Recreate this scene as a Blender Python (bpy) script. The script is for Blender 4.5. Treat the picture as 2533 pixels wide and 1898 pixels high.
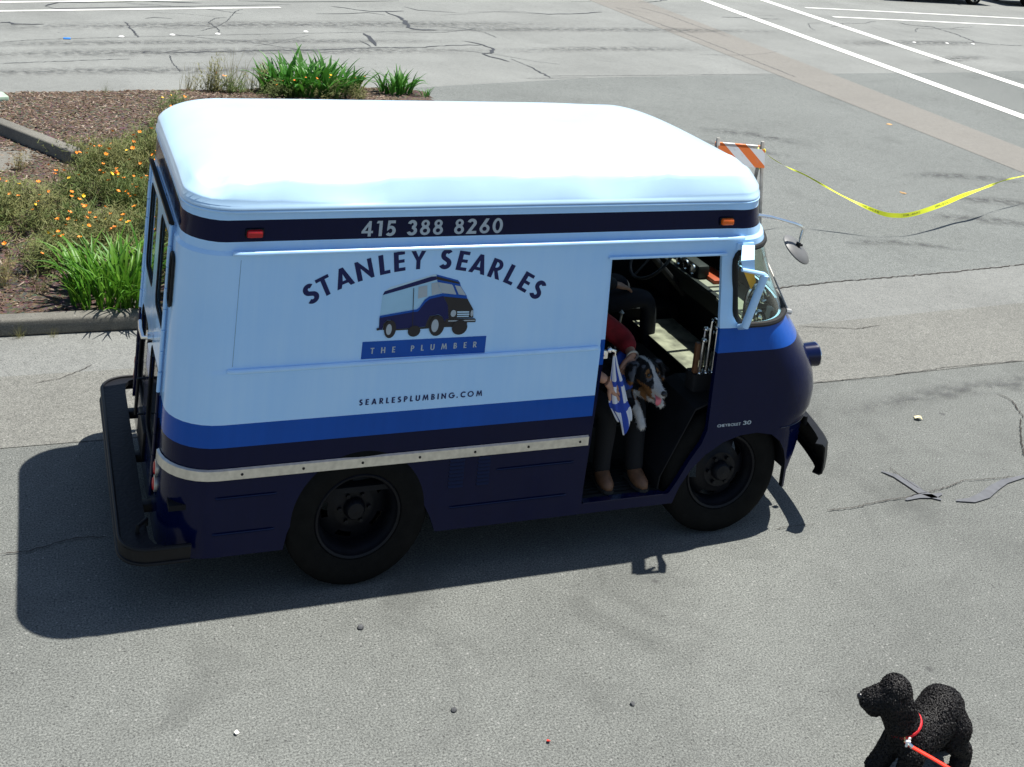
import bpy, bmesh, math, random
from mathutils import Vector, Matrix, noise
random.seed(7)
R_ = math.radians
scene = bpy.context.scene
for o in list(bpy.data.objects): bpy.data.objects.remove(o)
COL = scene.collection

# ------------------------------------------------------------------ camera
yaw, pitch, roll = 0.376418563, 0.0792960822, 0.0984711277
fw = Vector((math.sin(yaw)*math.cos(pitch), math.cos(yaw)*math.cos(pitch), -math.sin(pitch)))
rt = Vector((math.cos(yaw), -math.sin(yaw), 0)); up = rt.cross(fw)
X_ = rt*math.cos(roll) + up*math.sin(roll); Y_ = up*math.cos(roll) - rt*math.sin(roll)
cd = bpy.data.cameras.new('camera'); cam = bpy.data.objects.new('camera', cd); COL.objects.link(cam)
cam.matrix_world = Matrix(((X_.x, Y_.x, -fw.x, -0.85767), (X_.y, Y_.y, -fw.y, -6.31854), (X_.z, Y_.z, -fw.z, 4.23794), (0, 0, 0, 1)))
cd.sensor_fit = 'HORIZONTAL'; cd.sensor_width = 36; cd.lens = 3059.763/2533*36
cd.shift_y = -1107.635/2533; cd.clip_start = 0.05; cd.clip_end = 2000
scene.camera = cam
scene.render.resolution_x, scene.render.resolution_y = 1024, 767

# ------------------------------------------------------------------ sky, sun, exposure
SUN = Vector((0.31, 0.055, 1.0)).normalized()
w = bpy.data.worlds.new('World'); scene.world = w; w.use_nodes = True
nt = w.node_tree; bg = nt.nodes['Background']
sky = nt.nodes.new('ShaderNodeTexSky'); sky.sky_type = 'NISHITA'; sky.sun_disc = False
sky.sun_elevation = math.asin(SUN.z); sky.sun_rotation = math.atan2(SUN.x, SUN.y)
sky.air_density = 1.0; sky.dust_density = 0.6
nt.links.new(sky.outputs[0], bg.inputs[0]); bg.inputs[1].default_value = 0.070
sl = bpy.data.lights.new('sun', 'SUN'); sl.energy = 5.0; sl.angle = R_(0.5); sl.color = (1, 0.965, 0.9)
so = bpy.data.objects.new('sun', sl); COL.objects.link(so); so.location = (6, 2, 20)
so.rotation_euler = SUN.to_track_quat('Z', 'Y').to_euler()
scene.view_settings.view_transform = 'Standard'; scene.view_settings.look = 'None'
scene.view_settings.exposure = 0.88; scene.view_settings.gamma = 1

# ------------------------------------------------------------------ materials
MATS = {}
def new_mat(name):
    m = bpy.data.materials.new(name); m.use_nodes = True; MATS[name] = m
    return m, m.node_tree, m.node_tree.nodes['Principled BSDF']
def node(nt, t, **kw):
    n = nt.nodes.new(t)
    for k, v in kw.items(): setattr(n, k, v)
    return n
def ramp(nt, fac, stops, interp='LINEAR'):
    r = node(nt, 'ShaderNodeValToRGB'); r.color_ramp.interpolation = interp
    e = r.color_ramp.elements
    while len(e) < len(stops): e.new(0.5)
    for el, (p, c) in zip(e, stops):
        el.position = p; el.color = (*c, 1) if len(c) == 3 else c
    nt.links.new(fac, r.inputs[0]); return r.outputs[0]
def mixc(nt, fac, a, b, mode='MIX'):
    m = node(nt, 'ShaderNodeMix', data_type='RGBA', blend_type=mode)
    for s, v in ((m.inputs[0], fac), (m.inputs[6], a), (m.inputs[7], b)):
        if isinstance(v, (int, float)): s.default_value = v
        elif isinstance(v, tuple): s.default_value = (*v, 1)
        else: nt.links.new(v, s)
    return m.outputs[2]
def tex(nt, kind, scale, coord='Object', **kw):
    tc = node(nt, 'ShaderNodeTexCoord'); t = node(nt, kind)
    for k, v in kw.items():
        if k in t.inputs: t.inputs[k].default_value = v
        else: setattr(t, k, v)
    t.inputs['Scale'].default_value = scale
    nt.links.new(tc.outputs[coord], t.inputs['Vector']); return t
def bump(nt, bs, h, strength=0.3, dist=0.01):
    b = node(nt, 'ShaderNodeBump'); b.inputs['Strength'].default_value = strength; b.inputs['Distance'].default_value = dist
    nt.links.new(h, b.inputs['Height']); nt.links.new(b.outputs[0], bs.inputs['Normal'])
def mat(name, col, rough=0.5, metal=0.0, var=0.15, scale=8, spec=0.5, coat=0.0, bmp=0.0, bscale=60):
    if name in MATS: return MATS[name]
    m, nt, bs = new_mat(name)
    n = tex(nt, 'ShaderNodeTexNoise', scale, Detail=4)
    lo = tuple(max(0, c*(1-var)) for c in col); hi = tuple(c*(1+var) for c in col)
    nt.links.new(ramp(nt, n.outputs[0], [(0.3, lo), (0.7, hi)]), bs.inputs['Base Color'])
    bs.inputs['Roughness'].default_value = rough; bs.inputs['Metallic'].default_value = metal
    bs.inputs['Specular IOR Level'].default_value = spec; bs.inputs['Coat Weight'].default_value = coat
    bs.inputs['Coat Roughness'].default_value = 0.04
    if bmp: bump(nt, bs, tex(nt, 'ShaderNodeTexNoise', bscale, Detail=3).outputs[0], bmp, 0.004)
    return m
def glass_mat(name, tint=(0.9, 0.95, 0.93), ior=1.5, rough=0.0):
    m, nt, bs = new_mat(name); out = nt.nodes['Material Output']
    tr = node(nt, 'ShaderNodeBsdfTransparent'); tr.inputs[0].default_value = (*tint, 1)
    gl = node(nt, 'ShaderNodeBsdfGlossy'); gl.inputs['Roughness'].default_value = rough
    # Schlick reflectance from the unsigned facing angle, so that both faces of a thin pane reflect alike
    ge = node(nt, 'ShaderNodeNewGeometry'); dt = node(nt, 'ShaderNodeVectorMath', operation='DOT_PRODUCT'); nt.links.new(ge.outputs['Incoming'], dt.inputs[0]); nt.links.new(ge.outputs['Normal'], dt.inputs[1])
    ab = node(nt, 'ShaderNodeMath', operation='ABSOLUTE'); nt.links.new(dt.outputs['Value'], ab.inputs[0]); om = node(nt, 'ShaderNodeMath', operation='SUBTRACT'); om.inputs[0].default_value = 1; nt.links.new(ab.outputs[0], om.inputs[1])
    pw = node(nt, 'ShaderNodeMath', operation='POWER'); nt.links.new(om.outputs[0], pw.inputs[0]); pw.inputs[1].default_value = 5
    f0 = ((ior-1)/(ior+1))**2; fr = node(nt, 'ShaderNodeMath', operation='MULTIPLY_ADD'); nt.links.new(pw.outputs[0], fr.inputs[0]); fr.inputs[1].default_value = 1-f0; fr.inputs[2].default_value = f0
    mx = node(nt, 'ShaderNodeMixShader')
    nt.links.new(fr.outputs[0], mx.inputs[0]); nt.links.new(tr.outputs[0], mx.inputs[1]); nt.links.new(gl.outputs[0], mx.inputs[2])
    nt.links.new(mx.outputs[0], out.inputs[0]); return m
def attr_mat(name, rough=0.8, spec=0.2, bmp=0.0, bscale=80, sheen=0.0):
    m, nt, bs = new_mat(name)
    a = node(nt, 'ShaderNodeAttribute', attribute_name='Col')
    nt.links.new(a.outputs[0], bs.inputs['Base Color']); bs.inputs['Roughness'].default_value = rough
    bs.inputs['Specular IOR Level'].default_value = spec; bs.inputs['Sheen Weight'].default_value = sheen
    if bmp: bump(nt, bs, tex(nt, 'ShaderNodeTexNoise', bscale, Detail=3).outputs[0], bmp, 0.004)
    return m

LIGHT = (0.43, 0.675, 0.95); ROYAL = (0.007, 0.075, 0.36); NAVY = (0.0014, 0.0042, 0.030)
def paint(name, bands):
    m, nt, bs = new_mat(name)
    tc = node(nt, 'ShaderNodeTexCoord'); sp = node(nt, 'ShaderNodeSeparateXYZ'); nt.links.new(tc.outputs['Object'], sp.inputs[0])
    dv = node(nt, 'ShaderNodeMath', operation='DIVIDE'); nt.links.new(sp.outputs[2], dv.inputs[0]); dv.inputs[1].default_value = 2.5
    cols = [ramp(nt, dv.outputs[0], [(z/2.5, c) for z, c in b], 'CONSTANT') for b in bands]
    if len(cols) == 2:
        g = node(nt, 'ShaderNodeMath', operation='GREATER_THAN'); nt.links.new(sp.outputs[0], g.inputs[0]); g.inputs[1].default_value = 2.9 - 2.05
        c = mixc(nt, g.outputs[0], cols[0], cols[1])
    else: c = cols[0]
    d = tex(nt, 'ShaderNodeTexNoise', 2.5, Detail=6)       # faint fading and hand-polish swirls
    c = mixc(nt, 0.35, c, ramp(nt, d.outputs[0], [(0.3, (0.42, 0.42, 0.42)), (0.7, (0.58, 0.58, 0.58))]), 'OVERLAY')
    mp = node(nt, 'ShaderNodeMapping'); mp.inputs['Scale'].default_value = (26, 26, 0.9); nt.links.new(tc.outputs['Object'], mp.inputs[0]); sn = node(nt, 'ShaderNodeTexNoise'); sn.inputs['Scale'].default_value = 1.0; sn.inputs['Detail'].default_value = 4; nt.links.new(mp.outputs[0], sn.inputs['Vector'])
    c = mixc(nt, 0.30, c, ramp(nt, sn.outputs[0], [(0.35, (0.44, 0.44, 0.43)), (0.62, (0.53, 0.53, 0.53))]), 'OVERLAY')   # rain streaks
    nt.links.new(c, bs.inputs['Base Color'])
    bs.inputs['Roughness'].default_value = 0.14; bs.inputs['Specular IOR Level'].default_value = 0.17
    bump(nt, bs, tex(nt, 'ShaderNodeTexNoise', 2.6, Detail=3).outputs[0], 0.35, 0.03)
    return m
UP = [(1.988, NAVY), (2.107, LIGHT)]
PAINT = paint('van_paint', [[(0, NAVY), (0.875, ROYAL), (0.999, LIGHT)] + UP, [(0, NAVY), (1.205, ROYAL), (1.36, LIGHT)] + UP])
PAINT_FRONT = paint('sliding_door_paint', [[(0, NAVY), (1.17, ROYAL), (1.32, LIGHT)] + UP])
mat('roof_paint', (0.47, 0.67, 0.86), 0.30, coat=0.6, var=0.05, scale=3)
mat('light_blue', LIGHT, 0.16, var=0.05); mat('royal', ROYAL, 0.4, spec=0.2, var=0.05)
mat('seam', (0.22, 0.36, 0.52), 0.5); mat('navy', NAVY, 0.2, var=0.1, spec=0.3); mat('navy_print', (0.007, 0.012, 0.080), 0.45, spec=0.25, var=0.05)
mat('grey_print', (0.36, 0.42, 0.46), 0.5, var=0.05); mat('black_print', (0.006, 0.006, 0.01), 0.45, var=0.1)
mat('pale_print', (0.42, 0.60, 0.74), 0.45, var=0.05); mat('sky_print', (0.32, 0.56, 0.74), 0.45, var=0.04)
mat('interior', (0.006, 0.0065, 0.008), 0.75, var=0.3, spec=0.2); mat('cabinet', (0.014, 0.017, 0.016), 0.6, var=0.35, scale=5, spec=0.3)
mat('rubber', (0.012, 0.012, 0.012), 0.75, spec=0.3, var=0.25, scale=20)
mat('tyre', (0.005, 0.005, 0.0046), 0.85, spec=0.12, var=0.3, scale=14, bmp=0.3, bscale=90)
mat('wheel_steel', (0.003, 0.0036, 0.006), 0.5, spec=0.2, var=0.3, scale=12)
mat('alloy', (0.62, 0.60, 0.54), 0.38, metal=0.85, var=0.12, scale=30); mat('chrome', (0.85, 0.85, 0.84), 0.16, metal=1.0, var=0.04)
mat('dull_steel', (0.45, 0.44, 0.41), 0.4, metal=0.7, var=0.2, scale=20)
mat('mirror_back', (0.11, 0.11, 0.108), 0.5, metal=0.1, var=0.15); mat('black_metal', (0.004, 0.0043, 0.0055), 0.5, spec=0.25, var=0.3, scale=20)
def tread_plate():
    m, nt, bs = new_mat('tread_plate')
    bs.inputs['Base Color'].default_value = (0.004, 0.0046, 0.007, 1); bs.inputs['Roughness'].default_value = 0.55; bs.inputs['Specular IOR Level'].default_value = 0.2
    v = tex(nt, 'ShaderNodeTexVoronoi', 45)
    bump(nt, bs, v.outputs['Distance'], 0.3, 0.004); return m
tread_plate()
mat('red_lens', (0.40, 0.004, 0.008), 0.2); mat('amber_lens', (0.75, 0.12, 0.006), 0.2)
mat('board', (0.20, 0.19, 0.145), 0.75, var=0.65, scale=9); mat('dash_paint', (0.25, 0.25, 0.20), 0.55, var=0.12, scale=6)
mat('wood', (0.16, 0.07, 0.03), 0.55, var=0.3, scale=15); mat('orange_plastic', (0.36, 0.055, 0.014), 0.5)
mat('yellow_plastic', (0.62, 0.36, 0.03), 0.4); mat('seat_vinyl', (0.012, 0.012, 0.014), 0.5)
mat('paper_white', (0.62, 0.60, 0.55), 0.7, var=0.1); mat('black_soft', (0.008, 0.008, 0.009), 0.85, var=0.3, scale=30)
glass_mat('glass', (0.90, 0.96, 0.92)); glass_mat('rear_glass', (0.45, 0.50, 0.48), 1.9)
M = lambda n: MATS[n]

# ------------------------------------------------------------------ mesh helpers
class MB:
    def __init__(s): s.v = []; s.f = []; s.m = []
    def add(s, vs, fs, mi=0):
        b = len(s.v); s.v += [tuple(v) for v in vs]; s.f += [tuple(b+i for i in f) for f in fs]; s.m += [mi]*len(fs)
    def box(s, c, d, rot=None, mi=0, bev=0.0):
        hx, hy, hz = d[0]/2, d[1]/2, d[2]/2
        if bev <= 0:
            vs = [Vector((x*hx, y*hy, z*hz)) for x in (-1, 1) for y in (-1, 1) for z in (-1, 1)]
            fs = [(0, 1, 3, 2), (4, 6, 7, 5), (0, 4, 5, 1), (2, 3, 7, 6), (0, 2, 6, 4), (1, 5, 7, 3)]
        else:
            bm = bmesh.new(); bmesh.ops.create_cube(bm, size=1)
            for v in bm.verts: v.co = Vector((v.co.x*d[0], v.co.y*d[1], v.co.z*d[2]))
            bmesh.ops.bevel(bm, geom=bm.edges[:], offset=bev, segments=2, affect='EDGES', profile=0.5)
            bm.verts.index_update(); vs = [v.co.copy() for v in bm.verts]; fs = [[v.index for v in f.verts] for f in bm.faces]; bm.free()
        if rot is not None: vs = [rot @ v for v in vs]
        c = Vector(c); s.add([v + c for v in vs], fs, mi)
    def tube(s, path, r, seg=10, mi=0, caps=True, flat=None):
        path = [Vector(p) for p in path]; n = len(path)
        rs = r if isinstance(r, (list, tuple)) else [r]*n
        t0 = (path[1]-path[0]).normalized(); ref = Vector((0, 0, 1)) if abs(t0.z) < 0.9 else Vector((1, 0, 0))
        nrm = t0.cross(ref).normalized(); vs = []
        for i, p in enumerate(path):
            t = (path[min(i+1, n-1)]-path[max(i-1, 0)]).normalized()
            nrm = (nrm - t*nrm.dot(t)).normalized(); bn = t.cross(nrm)
            for k in range(seg):
                a = 2*math.pi*k/seg; vs.append(p + (nrm*math.cos(a) + bn*math.sin(a)*(flat or 1))*rs[i])
        fs = [(i*seg+k, i*seg+(k+1) % seg, (i+1)*seg+(k+1) % seg, (i+1)*seg+k) for i in range(n-1) for k in range(seg)]
        if caps: fs += [tuple(range(seg-1, -1, -1)), tuple((n-1)*seg+k for k in range(seg))]
        s.add(vs, fs, mi)
    def lathe(s, prof, c, axis='Y', seg=48, mi=0, skip=None):
        vs = []; n = len(prof); c = Vector(c)
        for k in range(seg):
            a = 2*math.pi*k/seg; ca, sa = math.cos(a), math.sin(a)
            for r, h in prof:
                vs.append(c + (Vector((r*ca, h, r*sa)) if axis == 'Y' else Vector((r*ca, r*sa, h)) if axis == 'Z' else Vector((h, r*ca, r*sa))))
        fs = []
        for k in range(seg):
            for j in range(n-1):
                if skip and skip(k, j): continue
                k2 = (k+1) % seg; fs.append((k*n+j, k*n+j+1, k2*n+j+1, k2*n+j))
        s.add(vs, fs, mi)
    def prism(s, poly, a0, a1, axis='Y', mi=0):
        n = len(poly)
        def P(u, v, a): return (u, a, v) if axis == 'Y' else (a, u, v) if axis == 'X' else (u, v, a)
        vs = [P(u, v, a0) for u, v in poly] + [P(u, v, a1) for u, v in poly]
        fs = [tuple(range(n)), tuple(range(2*n-1, n-1, -1))] + [(i, n+i, n+(i+1) % n, (i+1) % n) for i in range(n)]
        s.add(vs, fs, mi)
    def mesh(s, name, mats, off=(0, 0, 0), smooth=35, fixn=True):
        me = bpy.data.meshes.new(name); o = Vector(off)
        me.from_pydata([Vector(v)-o for v in s.v], [], s.f)
        for m in (mats if isinstance(mats, (list, tuple)) else [mats]): me.materials.append(m)
        me.polygons.foreach_set('material_index', s.m)
        if fixn:
            bm = bmesh.new(); bm.from_mesh(me); bmesh.ops.recalc_face_normals(bm, faces=bm.faces); bm.to_mesh(me); bm.free()
        finish(me, smooth); return me
    def build(s, name, mats, parent=None, smooth=35, fixn=True):
        return link(name, s.mesh(name, mats, base_of(parent), smooth, fixn), parent)
def finish(me, smooth=35):
    if smooth:
        me.polygons.foreach_set('use_smooth', [True]*len(me.polygons)); me.set_sharp_from_angle(angle=R_(smooth))
    me.update()
BASE = {}
def base_of(p): return BASE.get(p.name, Vector((0, 0, 0))) if p else Vector((0, 0, 0))
def link(name, me, parent=None):
    o = bpy.data.objects.new(name, me); COL.objects.link(o); o.parent = parent
    if parent: BASE[o.name] = base_of(parent)
    return o
def tag(o, label=None, cat=None, group=None, kind=None):
    for k, v in (('label', label), ('category', cat), ('group', group), ('kind', kind)):
        if v: o[k] = v
    return o
def thing(name, loc, label, cat, group=None):
    e = bpy.data.objects.new(name, None); COL.objects.link(e); e.location = loc; e.empty_display_size = 0.1
    BASE[e.name] = Vector(loc); return tag(e, label, cat, group)
def evaluated(o):
    dg = bpy.context.evaluated_depsgraph_get(); me = bpy.data.meshes.new_from_object(o.evaluated_get(dg)); return me
def boolean(me, cutters, name):
    a = link(name, me); objs = []
    for mb in cutters:
        c = link('cut', mb.mesh('cut', [], smooth=0)); objs.append(c)
        md = a.modifiers.new('b', 'BOOLEAN'); md.operation = 'DIFFERENCE'; md.solver = 'EXACT'; md.object = c
    bpy.context.view_layer.update(); res = evaluated(a)
    for c in objs + [a]:
        d = c.data; bpy.data.objects.remove(c); bpy.data.meshes.remove(d)
    return res
def rrect(x0, x1, y0, y1, r, n=5):
    pts = []
    for cx, cy, a0 in ((x1-r, y1-r, 0), (x0+r, y1-r, 90), (x0+r, y0+r, 180), (x1-r, y0+r, 270)):
        for k in range(n+1):
            a = R_(a0 + 90*k/n); pts.append((cx+r*math.cos(a), cy+r*math.sin(a)))
    return pts
def smoothstep(a, b, x):
    t = max(0, min(1, (x-a)/(b-a))); return t*t*(3-2*t)
def interp(tab, z):
    if z <= tab[0][0]: return tab[0][1:]
    for a, b in zip(tab, tab[1:]):
        if z <= b[0]:
            t = (z-a[0])/(b[0]-a[0]); return tuple(p+(q-p)*t for p, q in zip(a[1:], b[1:]))
    return tab[-1][1:]

# ------------------------------------------------------------------ ground
def ground_mat(name, c, spec_amt=0.5, patch=0.12, stains=0.3, tint=None, sc=1.0):
    m, nt, bs = new_mat(name)
    big = tex(nt, 'ShaderNodeTexNoise', 0.45, Detail=6, Roughness=0.6)
    lo = tuple(v*(1-patch) for v in c); hi = tuple(v*(1+patch) for v in c)
    col = ramp(nt, big.outputs[0], [(0.32, lo), (0.68, hi)])
    mid = tex(nt, 'ShaderNodeTexNoise', 9*sc, Detail=5, Roughness=0.7)
    col = mixc(nt, 0.28, col, ramp(nt, mid.outputs[0], [(0.3, (0.36, 0.36, 0.36)), (0.7, (0.64, 0.64, 0.64))]), 'OVERLAY')
    fine = tex(nt, 'ShaderNodeTexNoise', 95*sc, Detail=4, Roughness=0.85)          # aggregate
    col = mixc(nt, spec_amt, col, ramp(nt, fine.outputs[0], [(0.34, (0.10, 0.10, 0.10)), (0.5, (0.5, 0.5, 0.5)), (0.66, (0.92, 0.92, 0.90))]), 'OVERLAY')
    v = tex(nt, 'ShaderNodeTexVoronoi', 48*sc)                                      # loose pale chips and dark pits
    vc = node(nt, 'ShaderNodeSeparateColor'); nt.links.new(v.outputs['Color'], vc.inputs[0])
    near = ramp(nt, v.outputs['Distance'], [(0.22, (1, 1, 1)), (0.34, (0, 0, 0))])
    chips = mixc(nt, 1.0, near, ramp(nt, vc.outputs[0], [(0.93, (0, 0, 0)), (0.95, (0.6, 0.6, 0.6))], 'CONSTANT'), 'MULTIPLY')
    col = mixc(nt, chips, col, (0.27, 0.27, 0.255))
    pits = mixc(nt, 1.0, near, ramp(nt, vc.outputs[1], [(0.93, (0, 0, 0)), (0.95, (0.7, 0.7, 0.7))], 'CONSTANT'), 'MULTIPLY')
    col = mixc(nt, pits, col, (0.03, 0.03, 0.03))
    st = tex(nt, 'ShaderNodeTexNoise', 1.1, Detail=8, Roughness=0.65, Distortion=0.6)
    col = mixc(nt, ramp(nt, st.outputs[0], [(0.54, (0, 0, 0)), (0.72, (stains, stains, stains))]), col, tuple(v*0.45 for v in c))
    v2 = tex(nt, 'ShaderNodeTexVoronoi', 2.3, Randomness=1.0)                       # oil drips
    v2c = node(nt, 'ShaderNodeSeparateColor'); nt.links.new(v2.outputs['Color'], v2c.inputs[0])
    oil = mixc(nt, 1.0, ramp(nt, v2.outputs['Distance'], [(0.035, (0.6, 0.6, 0.6)), (0.07, (0, 0, 0))]), ramp(nt, v2c.outputs[2], [(0.45, (0, 0, 0)), (0.5, (1, 1, 1))], 'CONSTANT'), 'MULTIPLY')
    col = mixc(nt, oil, col, (0.04, 0.04, 0.04))
    nt.links.new(col, bs.inputs['Base Color']); bs.inputs['Roughness'].default_value = 0.85; bs.inputs['Specular IOR Level'].default_value = 0.25
    bump(nt, bs, fine.outputs[0], 0.5, 0.006)
    return m
ground_mat('asphalt_near', (0.114, 0.119, 0.111), 1.0, 0.16, 0.5)
ground_mat('asphalt_lot', (0.126, 0.134, 0.127), 0.8, 0.08, 0.3)
ground_mat('asphalt_street', (0.170, 0.176, 0.166), 0.35, 0.12, 0.2)
ground_mat('tan_strip', (0.136, 0.136, 0.123), 0.8, 0.10, 0.12)
ground_mat('gutter_concrete', (0.152, 0.156, 0.147), 0.6, 0.10, 0.25)
ground_mat('trench_patch', (0.165, 0.158, 0.142), 0.35, 0.05, 0.12)
ground_mat('kerb_concrete', (0.130, 0.125, 0.108), 0.5, 0.2, 0.5)
mat('tar', (0.020, 0.021, 0.023), 0.6, var=0.4, scale=15); mat('seal_grey', (0.086, 0.090, 0.098), 0.8, var=0.15, scale=20); mat('crack_dirt', (0.026, 0.020, 0.015), 0.9, var=0.3)
def worn_paint():
    m, nt, bs = new_mat('road_paint')
    n = tex(nt, 'ShaderNodeTexNoise', 18, Detail=8, Roughness=0.75)
    nt.links.new(ramp(nt, n.outputs[0], [(0.30, (0.22, 0.22, 0.20)), (0.42, (0.62, 0.62, 0.58))]), bs.inputs['Base Color']); bs.inputs['Roughness'].default_value = 0.7
worn_paint()
def sheet(name, poly, z, m, sub=False):
    mb = MB(); mb.add([(x, y, z) for x, y in poly], [tuple(range(len(poly)))])
    o = mb.build(name, M(m), smooth=0)
    if o.data.polygons[0].normal.z < 0: o.data.flip_normals()
    return tag(o, kind='structure')
sheet('road', [(-500, -500), (500, -500), (500, 500), (-500, 500)], 0, 'asphalt_near')
sheet('road_tan_strip', [(-40, 1.80), (0, 1.90), (5.4, 1.86), (7.8, 1.95), (60, 3.4), (60, 6.4), (8.9, 3.17), (5.9, 2.97), (0, 2.95), (-40, 2.9)], 0.004, 'tan_strip')
sheet('gutter', [(-40, 2.9), (0, 2.95), (5.9, 2.97), (8.9, 3.17), (60, 6.4), (60, 9.0), (9.9, 4.2), (6.5, 3.86), (4, 3.66), (-40, 3.64)], 0.004, 'gutter_concrete')
sheet('parking_lot', [(-40, 3.64), (4, 3.66), (6.5, 3.86), (9.9, 4.2), (60, 9.0), (60, 24), (19.1, 15.4), (13.75, 14.7), (9.1, 13.92), (5.3, 12.8), (2.6, 12.34), (-1, 11.65), (-40, 3.8)], 0.004, 'asphalt_lot')
sheet('cross_street', [(-40, 3.8), (-1, 11.65), (2.6, 12.34), (5.3, 12.8), (9.1, 13.92), (13.75, 14.7), (19.1, 15.4), (60, 24), (200, 60), (200, 160), (-60, 120), (-60, 0)], 0.004, 'asphalt_street')
sheet('trench_patch', [(13.5, 26.5), (13.66, 24.27), (13.24, 7.68), (13.1, 4.6), (14.2, 4.9), (14.55, 9.38), (15.55, 24.87), (15.6, 27)], 0.008, 'trench_patch')
def stripe(name, a, b, wd, z=0.012):
    a, b = Vector((*a, 0)), Vector((*b, 0)); n = (b-a).normalized().cross(Vector((0, 0, 1)))*wd/2
    return sheet(name, [(q.x, q.y) for q in (a+n, b+n, b-n, a-n)], z, 'road_paint')
stripe('crosswalk_line', (17.95, 25.4), (16.35, 8.6), 0.30); stripe('crosswalk_line', (20.45, 26.2), (18.95, 11.4), 0.30)
stripe('lane_line', (21.1, 24.78), (32, 24.70), 0.16); stripe('lane_line', (20.9, 23.10), (31, 23.02), 0.16)
stripe('lane_line', (-6, 17.2), (4.49, 20.62), 0.13); stripe('lane_line', (-6, 18.1), (3.45, 21.46), 0.13)
CR = [([(1.09, 15.07), (1.22, 15.19), (1.93, 15.25), (3.22, 15.58), (4.59, 15.89), (5.39, 16.17), (6.33, 16.32), (7.18, 16.69), (7.94, 16.83)], 0.05),
([(7.63, 17.21), (7.91, 16.83), (8.0, 16.52), (7.84, 16.09), (7.55, 15.9), (7.66, 15.53), (7.84, 15.17)], 0.09),
([(5.64, 17.73), (5.65, 17.26), (5.54, 16.38)], 0.12), ([(5.33, 16.79), (5.42, 16.3)], 0.08),
([(6.9, 20.68), (7.03, 19.76), (7.0, 19.31), (6.85, 18.61), (6.9, 18.42), (7.44, 18.44)], 0.14),
([(5.15, 19.95), (5.82, 20.11), (6.43, 20.41), (6.76, 20.17)], 0.07), ([(5.73, 21.12), (6.15, 20.83), (6.54, 20.59), (7.4, 20.87)], 0.09),
([(-0.38, 19.56), (-0.1, 20.1), (0.69, 20.31), (1.58, 20.74), (2.82, 20.79)], 0.08), ([(-0.38, 19.56), (-0.2, 19.31), (1.03, 19.77), (3.57, 20.66), (4.81, 21.14)], 0.06),
([(3.67, 21.34), (4.76, 21.47), (6.56, 22.02), (7.74, 22.45)], 0.07), ([(7.59, 21.52), (7.8, 21.07), (8.71, 20.95)], 0.07), ([(9.07, 21.13), (10.7, 21.52)], 0.07),
([(-1.16, 17.51), (-1.0, 17.62), (-0.96, 17.43), (-0.41, 17.52)], 0.09), ([(1.45, 18.54), (1.64, 18.71), (1.98, 18.65)], 0.06), ([(1.04, 18.05), (1.14, 17.07), (1.16, 16.48)], 0.04),
([(-1.11, 15.66), (-0.75, 15.89), (0.02, 16.18), (1.08, 16.52), (2.56, 16.97), (4.48, 17.51), (5.51, 17.81), (7.47, 18.39), (9.64, 18.86)], 0.02),
([(-1.07, 13.94), (-0.21, 14.22), (0.9, 14.55)], 0.025), ([(1.56, 14.93), (1.54, 14.34), (1.6, 13.61)], 0.02), ([(7.98, 15.46), (8.06, 14.91)], 0.06),
([(10.66, 21.41), (11.21, 21.31), (12.29, 21.66), (13.05, 22.08)], 0.09), ([(15.17, 24.2), (15.71, 24.43), (16.51, 24.97)], 0.08), ([(12.86, 23.66), (13.59, 23.94)], 0.07),
([(8.06, 14.91), (8.1, 14.31), (8.09, 13.78)], 0.05), ([(7.58, 13.69), (8.84, 13.85)], 0.02), ([(15.23, 22.6), (15.84, 22.63)], 0.06), ([(16.6, 22.09), (17.61, 22.25), (18.66, 22.19)], 0.05),
([(22.81, 22.64), (22.86, 22.21), (23.53, 22.05), (23.41, 20.97), (22.95, 19.57), (23.42, 19.32), (24.35, 19.31)], 0.05), ([(20.36, 19.3), (22.95, 19.57)], 0.03),
([(8.16, 13.94), (9.56, 14.11), (11.12, 14.32), (13.38, 14.65)], 0.02), ([(14.73, 23.21), (14.94, 22.17), (14.88, 20.17), (14.93, 18.97)], 0.03),
([(13.88, 23.0), (13.88, 19.98), (13.88, 18.65), (13.8, 16.17), (13.73, 14.37)], 0.03),
([(4.33, 0.13), (4.53, 0.12), (4.78, 0.15), (5.02, 0.16), (5.2, 0.18)], 0.010), ([(5.2, 0.18), (5.42, 0.22), (5.6, 0.27), (5.8, 0.25), (6.04, 0.24)], 0.008), ([(5.16, 0.55), (5.16, 0.40), (5.17, 0.3), (5.2, 0.18)], 0.008), ([(5.06, 0.50), (5.12, 0.42), (5.15, 0.30), (5.16, 0.20), (5.20, 0.13), (5.24, 0.08)], 0.079), ([(4.98, 0.13), (5.10, 0.15), (5.22, 0.13), (5.30, 0.15)], 0.078), ([(5.34, 0.05), (5.46, 0.03), (5.60, 0.07), (5.75, 0.14), (5.9, 0.20), (6.2, 0.24)], 0.079),
([(3.83, 0.0), (3.94, 0.01), (4.15, -0.0)], 0.006), ([(6.96, 1.43), (6.99, 1.28), (6.85, 1.0)], 0.012), ([(-0.57, 2.81), (-0.41, 2.85), (-0.25, 2.98), (-0.18, 3.05)], 0.008),
([(-0.77, 0.7), (-0.62, 0.69), (-0.5, 0.73), (-0.37, 0.77), (-0.2, 0.75)], 0.012), ([(6.82, 1.0), (6.6, 0.78), (6.34, 0.46)], 0.014),
([(5.6, 3.76), (6.51, 3.86), (7.13, 3.94), (8.06, 4.0), (9.06, 4.08), (9.89, 4.18), (12, 4.4)], 0.022), ([(6.05, 2.94), (6.58, 2.81), (6.87, 2.85)], 0.010), ([(5.36, 1.86), (6.11, 1.87), (6.9, 1.94), (7.76, 1.95)], 0.008)]
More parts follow.
